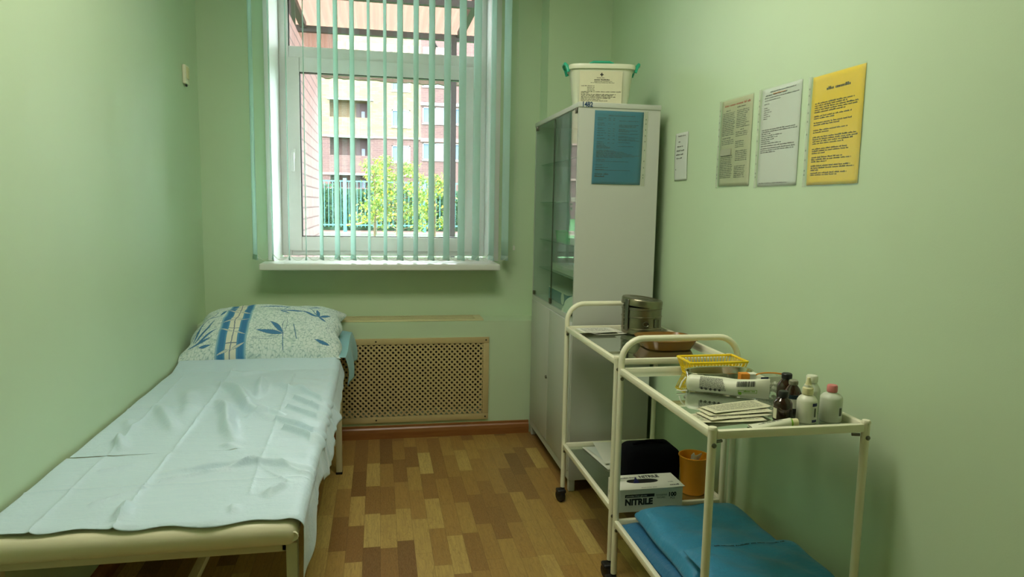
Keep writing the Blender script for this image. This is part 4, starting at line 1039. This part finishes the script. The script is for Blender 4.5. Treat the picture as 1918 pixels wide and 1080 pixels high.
bottle('medicine_bottle', 1.084, 1.634, .0225, .090, M['brown_glass'], M['grey_cap'], 'brown bottle with a grey cap and a teal and white label', capr=.0115, nh=.13, group=GB, wrap=[('paper_label', 'white_paper', .18, .60, -3.2, -1.2), ('teal_band', 'teal_ink', .48, .60, -3.19, -1.5), ('dark_band', 'ink', .10, .20, -3.2, -1.2)])
bottle('plastic_bottle', 1.078, 1.561, .0250, .115, M['white_plastic'], M['cream_cap'], 'white bottle with a cream nozzle cap and a narrow blue label', capr=.0115, nozzle=True, nh=.17, shoulder=.50, group=GW, wrap=[('paper_label', 'white_paper', .04, .47, -1.62, -1.0), ('blue_band', 'navy', .40, .47, -1.62, -1.0), ('lower_blue_band', 'navy', .04, .10, -1.62, -1.0), ('text_lines', 'grey_ink', .16, .36, -1.42, -1.22)])
bottle('plastic_bottle', 1.142, 1.640, .0235, .100, M['milky_plastic'], M['white_plastic'], 'milky bottle with a wide white cap standing behind the nozzle bottle', capr=.0145, nh=.18, group=GW, wrap=[('lime_print', 'lime_ink', .3, .5, -2.2, -2.05)])
bottle('plastic_bottle', 1.148, 1.562, .0275, .094, M['milky_plastic'], M['pink_cap'], 'squat milky bottle with a pink cap at the wall side corner', capr=.0125, nh=.19, shoulder=.66, group=GW, wrap=[('paper_label', 'grey_paper', .14, .46, -1.5, -1.0), ('text_lines', 'grey_ink', .2, .42, -1.42, -1.1)])

# tube of ointment
tb_ = thing('ointment_tube', (.97, 1.528, NS), 'white ointment tube with a green band lying along the front rail', 'tube')
A0, A1 = Vector((.905, 1.532, NS+.006)), Vector((1.008, 1.522, NS+.013)); d = (A1-A0).normalized(); s_ = Vector((-d.y, d.x, 0)).normalized(); L = (A1-A0).length
def tf(u, v):
    a = 2*PI*v; rz = .0022+.0095*u**1.0; ry = .017-.006*u; c = A0+d*(L*u); c.z = NS+.001+rz
    return tuple(c+s_*cos(a)*ry+Vector((0, 0, 1))*sin(a)*rz)
b = MB(); b.grid(tf, 20, 20); b.build('tube_body', M['white_plastic'], tb_)
b = MB()
c0 = A0+d*(L*1.0); c0.z = NS+.0125
b.tube([tuple(c0-d*.001), tuple(c0+d*.003)], [.0118, .0112], 18); b.build('green_band', M['lime_ink'], tb_)
b = MB(); b.tube([tuple(c0+d*.003), tuple(c0+d*.005), tuple(c0+d*.018)], [.0085, .0098, .0098], 18); b.build('cap', M['cream_cap'], tb_)
b = MB(); word_marks(b, [(.2, .8, .3, .25), (.3, .7, .6, .2)], lambda x, y: tuple(Vector(tf(x/L, .25-(y-.008)/.08))+Vector((0, 0, .0005))), L, .016, rr); b.build('text_lines', M['grey_ink'], tb_)

# lower shelf: black bag, glove box, orange cup ----------------------------------
bg = thing('black_bag', (1.02, 2.44, FLS), 'black soft fabric bag standing behind the glove box', 'bag')
def bag(x0, x1, y0, y1, z0, z1, rc, n=10):
    b = MB(); pts = []
    for cx, cz, a0 in ((x1-rc, z1-rc, 0), (x0+rc, z1-rc, PI/2)):
        for k in range(n+1): a = a0+PI/2*k/n; pts.append((cx+rc*cos(a), cz+rc*sin(a)))
    for cx, cz, a0 in ((x0+rc*.3, z0+rc*.3, PI), (x1-rc*.3, z0+rc*.3, 1.5*PI)):
        for k in range(5): a = a0+PI/2*k/4; pts.append((cx+rc*.3*cos(a), cz+rc*.3*sin(a)))
    mx, mz = (x0+x1)/2, (z0+z1)/2
    rings = [(y0, .86), (y0+.006, .95), (y0+.018, 1), (y1-.018, 1), (y1-.006, .95), (y1, .86)]
    m = len(pts); V = []
    for y, s_ in rings: V += [(mx+(px-mx)*s_, y, z0+(pz-z0)*s_ if s_ < 1 else pz) for px, pz in pts]
    Fs = [(i*m+j, i*m+(j+1) % m, (i+1)*m+(j+1) % m, (i+1)*m+j) for i in range(len(rings)-1) for j in range(m)] + [tuple(range(m-1, -1, -1)), tuple(range((len(rings)-1)*m, len(rings)*m))]
    b.add(V, Fs, True); return b
bag(.912, 1.128, 2.375, 2.50, FLS+E_, FLS+.150, .040).build('bag_body', M['black_fabric'], bg)
b = MB(); b.tube([(x, 2.437+.0, z) for x, z in [(.952+.136*k/8, FLS+.150+.012*sin(PI*k/8)) for k in range(9)]], .006, 8); b.build('carry_handle', M['black_fabric'], bg)
b = MB(); b.tube([(1.128+.0, 2.39, FLS+.10), (1.130, 2.385, FLS+.05), (1.127, 2.382, FLS+.02)], .0025, 6); b.build('zip', M['bolt'], bg)

gb = thing('glove_box', (.915, 2.205, FL+.011), 'white carton of nitrile gloves lettered in black and blue on the far trolley lower shelf', 'box')
gx0, gx1, gy0, gy1, gz0_, gz1_ = .800, 1.030, 2.150, 2.270, FL+.0115, FL+.092
MB().rbox(gx0, gy0, gz0_, gx1, gy1, gz1_, .0015, 1).build('carton', M['white_paper'], gb)
lid = MB(); OV = .006
def oval(cx, cy, a, b_, n=28): return [(cx+a*math.copysign(abs(cos(t))**.6, cos(t)), cy+b_*sin(t)) for t in [2*PI*k/n for k in range(n)]]
ov = oval(.905, 2.212, .058, .019); outer = []
for (ox, oy) in ov:
    dx, dy = ox-.905, oy-2.212; k = 1e9
    if dx > 0: k = min(k, (gx1+OV-.905)/dx)
    if dx < 0: k = min(k, (gx0-.905)/dx)
    if dy > 1e-9: k = min(k, (gy1-2.212)/dy)
    if dy < -1e-9: k = min(k, (gy0-OV-2.212)/dy)
    outer.append((.905+dx*k, 2.212+dy*k))
n = len(ov); z = gz1_+.0022
lid.add([(x, y, z) for x, y in outer]+[(x, y, z) for x, y in ov], [(i, (i+1) % n, (i+1) % n+n, i+n) for i in range(n)]); 
lid.add([(gx0, gy0-OV, z), (gx1+OV, gy0-OV, z), (gx1+OV, gy1, z), (gx0, gy1, z)], [])
for cx_, cy_ in ((gx0, gy0-OV), (gx1+OV, gy0-OV), (gx1+OV, gy1), (gx0, gy1)):
    js = sorted(range(n), key=lambda i: (outer[i][0]-cx_)**2+(outer[i][1]-cy_)**2)[:2]
    lid.add([(cx_, cy_, z), (*outer[js[0]], z), (*outer[js[1]], z)], [(0, 1, 2)])
lid.build('lid_flap', M['white_paper'], gb, solid=.0010)
b = MB(); b.add([(x, y, gz1_+.0008) for x, y in ov], [tuple(range(n))]); b.build('opening', M['black_plastic'], gb)
b = MB(); b.add([(.868, 2.200, gz1_+.001), (.890, 2.200, gz1_+.001), (.884, 2.206, gz1_+.010), (.879, 2.215, gz1_+.018), (.874, 2.206, gz1_+.010)], [(0, 1, 2, 3, 4), (0, 4, 3), (1, 3, 2)]); b.build('glove_tip', M['navy'], gb, solid=.001)
fm_ = qmap((gx0, gy0-.0012, gz0_), (1, 0, 0), (0, 0, 1)); tp_ = qmap((gx0, gy0, z+.0012), (1, 0, 0), (0, 1, 0))
b = MB(); b.add([fm_(.02, .052), fm_(.126, .052), fm_(.126, .063), fm_(.02, .063)], [(0, 1, 2, 3)])
text_geo('NITRILE', .030, lambda x, y: tp_(.105+x, .086+y), b, .70, bold=.0011); 
word_marks(b, [(.1, .42, .78, .06)], tp_, .23, .115, rr)
text_geo('100', .020, lambda x, y: fm_(.176+x, .050+y), b, 1., bold=.0009); text_geo('PCS', .010, lambda x, y: fm_(.184+x, .040+y), b)
text_geo('NITRILE', .030, lambda x, y: fm_(.020+x, .026+y), b, .96, bold=.0016)
text_geo('POWDERFREE', .0085, lambda x, y: fm_(.132+x, .053+y), b, .75); text_geo('TEXTURED', .0085, lambda x, y: fm_(.134+x, .044+y), b, .75)
text_geo('100', .014, lambda x, y: tp_(.190+x, .036+y), b, 1.); word_marks(b, [(.82, .99, .10, .09), (.35, .6, .02, .04)], tp_, .23, .115, rr)
sd_ = qmap((gx0-.0012, gy1, gz0_), (0, -1, 0), (0, 0, 1)); text_geo('NITRILE', .026, lambda x, y: sd_(.012+x, .022+y), b, .9); b.add([sd_(.02, .055), sd_(.09, .055), sd_(.09, .064), sd_(.02, .064)], [(0, 1, 2, 3)])
b.build('text_lines', M['ink'], gb)
b = MB(); text_geo('powder-free gloves', .0085, lambda x, y: tuple(Vector(fm_(.024+x, .0550+y))+Vector((0, -.0006, 0))), b, 1.12); b.build('white_lettering', M['white_paper'], gb)
b = MB(); text_geo('NITRILE', .030, lambda x, y: tuple(Vector(fm_(.0215+x, .0245+y))+Vector((0, .0004, 0))), b, .92); text_geo('NITRILE', .030, lambda x, y: tuple(Vector(tp_(.1065+x, .0845+y))-Vector((0, 0, .0005))), b, .70); b.build('blue_letter_shadow', M['blue_ink'], gb)

oc = thing('orange_cup', (1.148, 2.312, FLS), 'orange plastic cup with a crumpled wrapper on the far trolley lower shelf', 'cup')
c_ = (1.148, 2.316, FLS+E_)
b = MB(); b.lathe([(.0001, 0), (.041, 0), (.044, .003), (.054, .136), (.0575, .140), (.0575, .143), (.053, .143), (.0425, .006), (.0001, .004)], c_, 40); b.build('cup_body', M['orange_plastic'], oc)
tag(MB().grid(lambda u, v: (1.152-.022+.044*u+.004*sin(v*9), 2.318+.012*sin(u*6+v*4), FLS+.05+.095*v+.010*sin(u*7)), 10, 12).build('crumpled_wrapper', M['white_paper'], solid=.001), 'crumpled white wrapper sticking up in the orange cup', 'wrapper')

# blue packs ------------------------------------------------------------------
def pack(name, x0, x1, y0, y1, z0, z1, mat, label, seed, strip=None, tiltx=0., dip=None, rz=0.):
    t = thing(name, ((x0+x1)/2, (y0+y1)/2, z0), label, 'pack', 'blue wrapped packs on the near trolley lower shelf'); r = random.Random(seed); ph = [r.uniform(0, 6) for _ in range(5)]
    cx, cy = (x0+x1)/2, (y0+y1)/2; hx, hy, hz = (x1-x0)/2, (y1-y0)/2, (z1-z0)
    def top(u, v):      # -1..1
        e = (max(0, 1-abs(u)**7)*max(0, 1-abs(v)**7))**.5
        h = hz*(.45+.55*e) + .004*sin(u*3+ph[0])*sin(v*4+ph[1])*e + .0025*sin(u*9+v*5+ph[2])*e
        if dip: h -= dip*exp(-((v-.15)/.25)**2)*e
        return h
    def P(u, v, k):
        sh = 1-.05*(1-k)*0; X = u*hx*(1+.012*sin(v*5+ph[3])); Y = v*hy*(1+.012*sin(u*5+ph[4]))
        z = z0 + (top(u, v) if k else .0008) + tiltx*(v)*hy
        return (cx+X*cos(rz)-Y*sin(rz), cy+X*sin(rz)+Y*cos(rz), z)
    b = MB(); b.grid(lambda a, c: P(2*a-1, 2*c-1, 1), 60, 60); b.grid(lambda a, c: P(2*a-1, 2*c-1, 0), 60, 60)
    # side skirts with a soft bulge
    for sidef in (lambda s_: (s_, -1), lambda s_: (1, s_), lambda s_: (-s_, 1), lambda s_: (-1, -s_)):
        def f(a, c, sidef=sidef):
            u, v = sidef(2*a-1); A = Vector(P(u, v, 0)); B = Vector(P(u, v, 1)); q = A.lerp(B, c); o = Vector((u if abs(u) == 1 else 0, v if abs(v) == 1 else 0, 0)); q += o*(.006*sin(PI*c)); return tuple(q)
        b.grid(f, 60, 5)
    b.build('wrap', mat, t)
    if strip:
        g = MB(); w = 2*hx
        word_marks(g, [(strip[1], strip[2], 0, 1)], lambda x, y: tuple(Vector(P(2*x/w-1, strip[0]+y/hy, 1))+Vector((0, 0, .0012))), w, .006, r); g.build('printed_strip', M['ink'], t)
        g = MB(); g.grid(lambda u, v: tuple(Vector(P(2*(strip[1]-.01+(strip[2]-strip[1]+.02)*u)-1, strip[0]+(.010*v-.002)/hy, 1))+Vector((0, 0, .0006))), 30, 1); g.build('seal_strip', M['nonwoven'], t)
    return t
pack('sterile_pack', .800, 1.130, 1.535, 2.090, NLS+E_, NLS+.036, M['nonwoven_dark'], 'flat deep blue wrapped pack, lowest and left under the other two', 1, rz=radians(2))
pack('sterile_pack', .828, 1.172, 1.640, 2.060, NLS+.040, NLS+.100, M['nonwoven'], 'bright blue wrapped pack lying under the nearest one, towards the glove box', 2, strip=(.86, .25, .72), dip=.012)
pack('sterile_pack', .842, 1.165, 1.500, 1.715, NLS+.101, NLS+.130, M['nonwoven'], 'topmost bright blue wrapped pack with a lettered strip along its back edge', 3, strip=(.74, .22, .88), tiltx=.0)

# ------------------------------------------------------------------ ceiling lamp (outside the frame)
t = NT('lamp_glow'); t.b.inputs['Emission Color'].default_value = (1, .94, .80, 1); t.b.inputs['Emission Strength'].default_value = LAMP_POWER/(1.06*.56*PI)
t.b.inputs['Base Color'].default_value = (.8, .8, .8, 1)
for lx, ly, ll, lm_ in ((.10, 1.90, 'white rectangular ceiling lamp', t.m),):
    lp = thing('ceiling_lamp', (lx, ly, ZC-.05), ll, 'lamp')
    MB().rbox(lx-.55, ly-.30, ZC-.045, lx+.55, ly+.30, ZC-.001, .004).build('lamp_housing', M['lamp_diffuser'], lp)
    MB().box(lx-.53, ly-.28, ZC-.052, lx+.53, ly+.28, ZC-.0455).build('diffuser', lm_, lp)

# ------------------------------------------------------------------ outside
GZ = .35
struct(MB().box(-60, 4.6, GZ-.2, 60, 22.0, GZ).build('ground_lawn', M['grass']))
struct(MB().box(-60, 22.0, GZ-.2, 60, 26, GZ).build('ground_path', M['asphalt']))
struct(MB().box(-60, 26, GZ-.2, 60, 70, GZ).build('ground_lawn', M['grass']))
ow = MB(); ow.box(-1.6, 4.45, -.2, -.592, 7.45, 2.56); tag(ow.build('brick_wing_wall', M['brick_near']), 'pink brick outer wall running away from the left of the window', 'wall')
ow = MB(); ow.box(-6, 4.431, -.2, XL-T-.01, 4.449, 4); 

# awning
aw = thing('awning', (.1, 6.2, 2.9), 'bronze corrugated plastic awning on dark beams outside the window', 'awning')
p = MB()
def poly(u, v): x = -1.3+3.2*u; y = 4.7+2.85*v; return (x, y, 3.16-.10*v+.010*sin(x*80))
p.grid(poly, 260, 6); p.build('roof_sheet', M['polycarb'], aw)
p = MB(); p.grid(lambda u, v: (-.80+.38*u, 7.46+.006*sin(u*60), 2.60+.42*v), 60, 2); p.build('side_sheet', M['polycarb'], aw)
for (y, z0, z1, w) in ((7.4, 2.972, 3.030, .06), (6.0, 2.930, 2.985, .06), (4.9, 3.02, 3.08, .06)):
    MB().box(-1.4, y, z0, 2.0, y+w, z1).build('cross_beam', M['beam_paint'], aw)
MB().tube([(-.80, 7.35, 2.60), (-.70, 6.2, 2.78), (-.58, 4.95, 3.0)], .032, 6).build('side_brace', M['beam_paint'], aw)
MB().box(.80, 4.8, 3.00, .86, 7.4, 3.06).build('rafter', M['beam_paint'], aw)
MB().box(-.76, 4.8, 3.00, -.70, 7.4, 3.06).build('rafter', M['beam_paint'], aw)
p = MB(); p.box(.738, 7.38, GZ-.05, .794, 7.436, 2.97); p.tube([(.78, 7.41, 2.60), (.55, 7.41, 2.95)], .018, 6); p.build('support_post', M['post_paint'], aw)
p = MB(); rr = random.Random(2)
n = 60; V = []
for k in range(n+1):
    x = -.6+2.2*k/n; zb = 2.545-.028*(k/n)+rr.uniform(-.008, .008); V += [(x, 7.44, zb), (x, 7.44, 2.63), (x, 7.50, zb), (x, 7.50, 2.63)]
p.add(V, [f for k in range(n) for f in ((4*k, 4*k+4, 4*k+5, 4*k+1), (4*k+2, 4*k+3, 4*k+7, 4*k+6), (4*k, 4*k+2, 4*k+6, 4*k+4), (4*k+1, 4*k+5, 4*k+7, 4*k+3))]); p.build('tie_board', M['beige_beam'], aw)

# building
bd = thing('apartment_building', (0, 52, GZ), 'brick apartment block, yellow above and brown below, across the yard', 'building')
BYF = 50.
def wall_holes(x0, x1, z0, z1, holes, mat, name):
    xs = sorted({x0, x1, *[h[0] for h in holes], *[h[1] for h in holes]}); zs = sorted({z0, z1, *[h[2] for h in holes], *[h[3] for h in holes]}); b = MB()
    for a, c in zip(xs[:-1], xs[1:]):
        for e, f in zip(zs[:-1], zs[1:]):
            mx, mz = (a+c)/2, (e+f)/2
            if mx < x0 or mx > x1 or mz < z0 or mz > z1 or any(h[0] < mx < h[1] and h[2] < mz < h[3] for h in holes): continue
            b.box(a, BYF, e, c, BYF+.4, f)
    return b.build(name, mat, bd)
logs = [(-3.29, -.70, 7.08, 8.22), (-3.29, -.70, 4.50, 5.70), (-3.29, -.70, 2.30, 3.15)]
wins = [(.90, 2.17, 6.56, 7.72), (.90, 2.17, 4.14, 5.29), (.90, 2.17, 9.0, 10.1), (3.03, 4.66, 6.88, 8.0), (3.03, 4.66, 4.36, 5.53), (4.90, 6.3, 6.88, 8.0), (4.90, 6.3, 4.36, 5.53), (3.03, 4.66, 9.4, 10.5), (-6.5, -5.0, 6.9, 8.0), (-6.5, -5.0, 4.3, 5.4), (-12, -9, 6.9, 8.0), (8, 9.6, 6.88, 8.0), (8, 9.6, 4.36, 5.53)]
inz = lambda L, a, b_: [h for h in L if h[2] >= a-.01 and h[3] <= b_+.01]
wall_holes(-22, 2.88, 5.80, 15, inz(logs+wins, 5.8, 15), M['brick_yellow'], 'yellow_wall')
wall_holes(-22, 2.88, GZ, 5.80, inz(logs+wins, 0, 5.8), M['brick_brown'], 'brown_wall')
wall_holes(2.88, 24, GZ, 15, [h for h in wins if h[0] > 2.9], M['brick_brown'], 'brown_bay')
MB().box(-22, BYF-.10, 5.72, 2.86, BYF, 5.84).build('ledge', M['ledge_pink'], bd)
MB().box(-22, BYF-.10, 3.15, 2.86, BYF, 3.30).build('ledge', M['ledge_pink'], bd)
MB().box(2.88, BYF-.12, 5.60, 24, BYF, 5.86).build('ledge', M['ledge_pink'], bd)
MB().box(2.88, BYF-.12, 8.1, 24, BYF, 8.3).build('ledge', M['far_white'], bd)
for h in logs:
    c = 'brick_yellow' if h[2] > 6 else 'brick_brown'
    b = MB(); b.box(h[0], BYF+1.2, h[2], h[1], BYF+1.3, h[3]); b.box(h[0]-.1, BYF+.4, h[2], h[0], BYF+1.3, h[3]); b.box(h[1], BYF+.4, h[2], h[1]+.1, BYF+1.3, h[3]); b.box(h[0]-.1, BYF+.4, h[3], h[1]+.1, BYF+1.3, h[3]+.1); b.box(h[0]-.1, BYF+.4, h[2]-.1, h[1]+.1, BYF+1.3, h[2]); lo = b.build('loggia', M[c], bd)
    b = MB(); b.box(-1.55, BYF+1.12, h[2], -.71, BYF+1.19, h[3]-.05); b.build('loggia_door', M['loggia_dark'], lo)
    b = MB(); b.box(-1.18, BYF+1.08, h[2]+.02, -.95, BYF+1.115, h[2]+.55); b.build('door_glass', M['curtain'], lo)
    b = MB(); b.rbox(h[0]-.15, BYF-.14, h[3]+.0, h[1]+.35, BYF+.02, h[3]+.10, .01); b.build('loggia_lintel', M['far_white'], lo)
for h in wins:
    b = MB(); w = .07
    for a in ((h[0], h[2], h[0]+w, h[3]), (h[1]-w, h[2], h[1], h[3]), (h[0], h[2], h[1], h[2]+w), (h[0], h[3]-w, h[1], h[3]), ((h[0]*.45+h[1]*.55)-w/2, h[2], (h[0]*.45+h[1]*.55)+w/2, h[3])): b.box(a[0], BYF+.05, a[1], a[2], BYF+.12, a[3])
    b.box(h[0]-.05, BYF-.08, h[2]-.08, h[1]+.05, BYF+.05, h[2])
    wf = b.build('window', M['far_white'], bd)
    MB().box(h[0], BYF+.13, h[2], h[1], BYF+.15, h[3]).build('pane', M['window_dark'], wf)
    MB().box(h[0]+(h[1]-h[0])*.58, BYF+.122, h[2]+.08, h[1]-.1, BYF+.128, h[3]-.08).build('curtain', M['curtain'], wf)

# fence
fc = thing('metal_fence', (0, 23, GZ), 'turquoise metal picket fence in front of the hedge', 'fence')
for k, px_ in enumerate((-3.6, -1.07, 1.46, 4.0)):
    MB().rbox(px_-.055, 22.95, GZ, px_+.055, 23.06, 2.05, .01).build('fence_post', M['fence_paint'], fc)
    if k < 3:
        b = MB()
        for q in range(1, 20): x = px_+2.53*q/20; b.box(x-.009, 22.99, .50, x+.009, 23.01, 1.98)
        for z in (.55, 1.94): b.box(px_+.05, 22.985, z, px_+2.48, 23.015, z+.04)
        b.build('fence_panel', M['fence_paint'], fc)
# hedge
def leafs(mb, pts, size, r):
    for p in pts:
        a = Vector((r.gauss(0, 1), r.gauss(0, 1), r.gauss(0, 1))).normalized(); t1 = a.orthogonal().normalized(); t2 = a.cross(t1); s1 = size*r.uniform(.6, 1.3); P = Vector(p)
        mb.add([P-t1*s1, P-t2*s1*.7+t1*s1*.2, P+t1*s1, P+t2*s1*.7+t1*s1*.2], [(0, 1, 2, 3)])
rr = random.Random(21); b = MB(); pts = []
for k in range(9000):
    x = rr.uniform(-5, 7); h = 1.55+.22*sin(x*1.7)+.15*sin(x*4.1+1); z = rr.uniform(.45, GZ+h); y = 24.2+rr.uniform(-.35, .35)*(1-((z-.9)/1.8)**2*.4); pts.append((x, y, z))
leafs(b, pts, .055, rr); b.box(-5, 24.25, GZ, 7, 24.6, 1.75)
tag(b.build('hedge', M['hedge']), 'dark green clipped hedge behind the turquoise fence', 'hedge')
# maples
def maple(x, y, h, w, nb, label, seed, lean=0.):
    r = random.Random(seed); t = thing('maple_sapling', (x, y, GZ), label, 'tree', 'young maples on the lawn')
    b = MB(); b.tube([(x, y, GZ-.05), (x+.02, y, GZ+h*.4), (x+lean, y, GZ+h*.92)], [.03, .022, .008], 8)
    cl = []
    for k in range(nb):
        f = .12+.88*k/nb; a = r.uniform(0, 2*PI); L = w*(1.05-.65*f)*r.uniform(.5, 1.1); bz = GZ+h*f*.9; e = (x+lean*f+L*cos(a), y+L*sin(a)*.8, bz+L*.35)
        b.tube([(x+lean*f*.9, y, bz), e], [.010, .004], 5); cl.append(e)
    b.build('trunk', M['bark'], t)
    for nm, mt, frac in (('foliage', 'maple', 1), ('yellow_leaves', 'maple_yellow', .12)):
        g = MB(); pts = []
        for e in cl:
            for q in range(int(46*frac)):
                pts.append((e[0]+r.gauss(0, .11), e[1]+r.gauss(0, .11), e[2]+r.gauss(0, .075)))
        leafs(g, pts, .042, r); g.build(nm, M[mt], t)
    return t
maple(.45, 18.0, 2.15, .95, 38, 'broad yellow green maple sapling in the middle of the lawn', 31)
maple(-.12, 18.9, 2.15, .50, 20, 'slender maple sapling left of the broad one', 32)
maple(1.5, 19.2, 1.85, .55, 20, 'small maple sapling to the right, beside the dark awning post', 33)
# seesaw
ss = thing('seesaw', (-.1, 21.2, GZ), 'yellow seesaw beam on a small post in front of the fence', 'play equipment')
MB().tube([(-.95, 21.2, .62), (-.6, 21.2, .66), (.0, 21.2, .88), (.62, 21.2, .98)], .03, 8).build('beam', M['yellow_metal'], ss)
MB().box(-.16, 21.15, GZ, -.06, 21.25, .86).build('support', M['bolt'], ss)
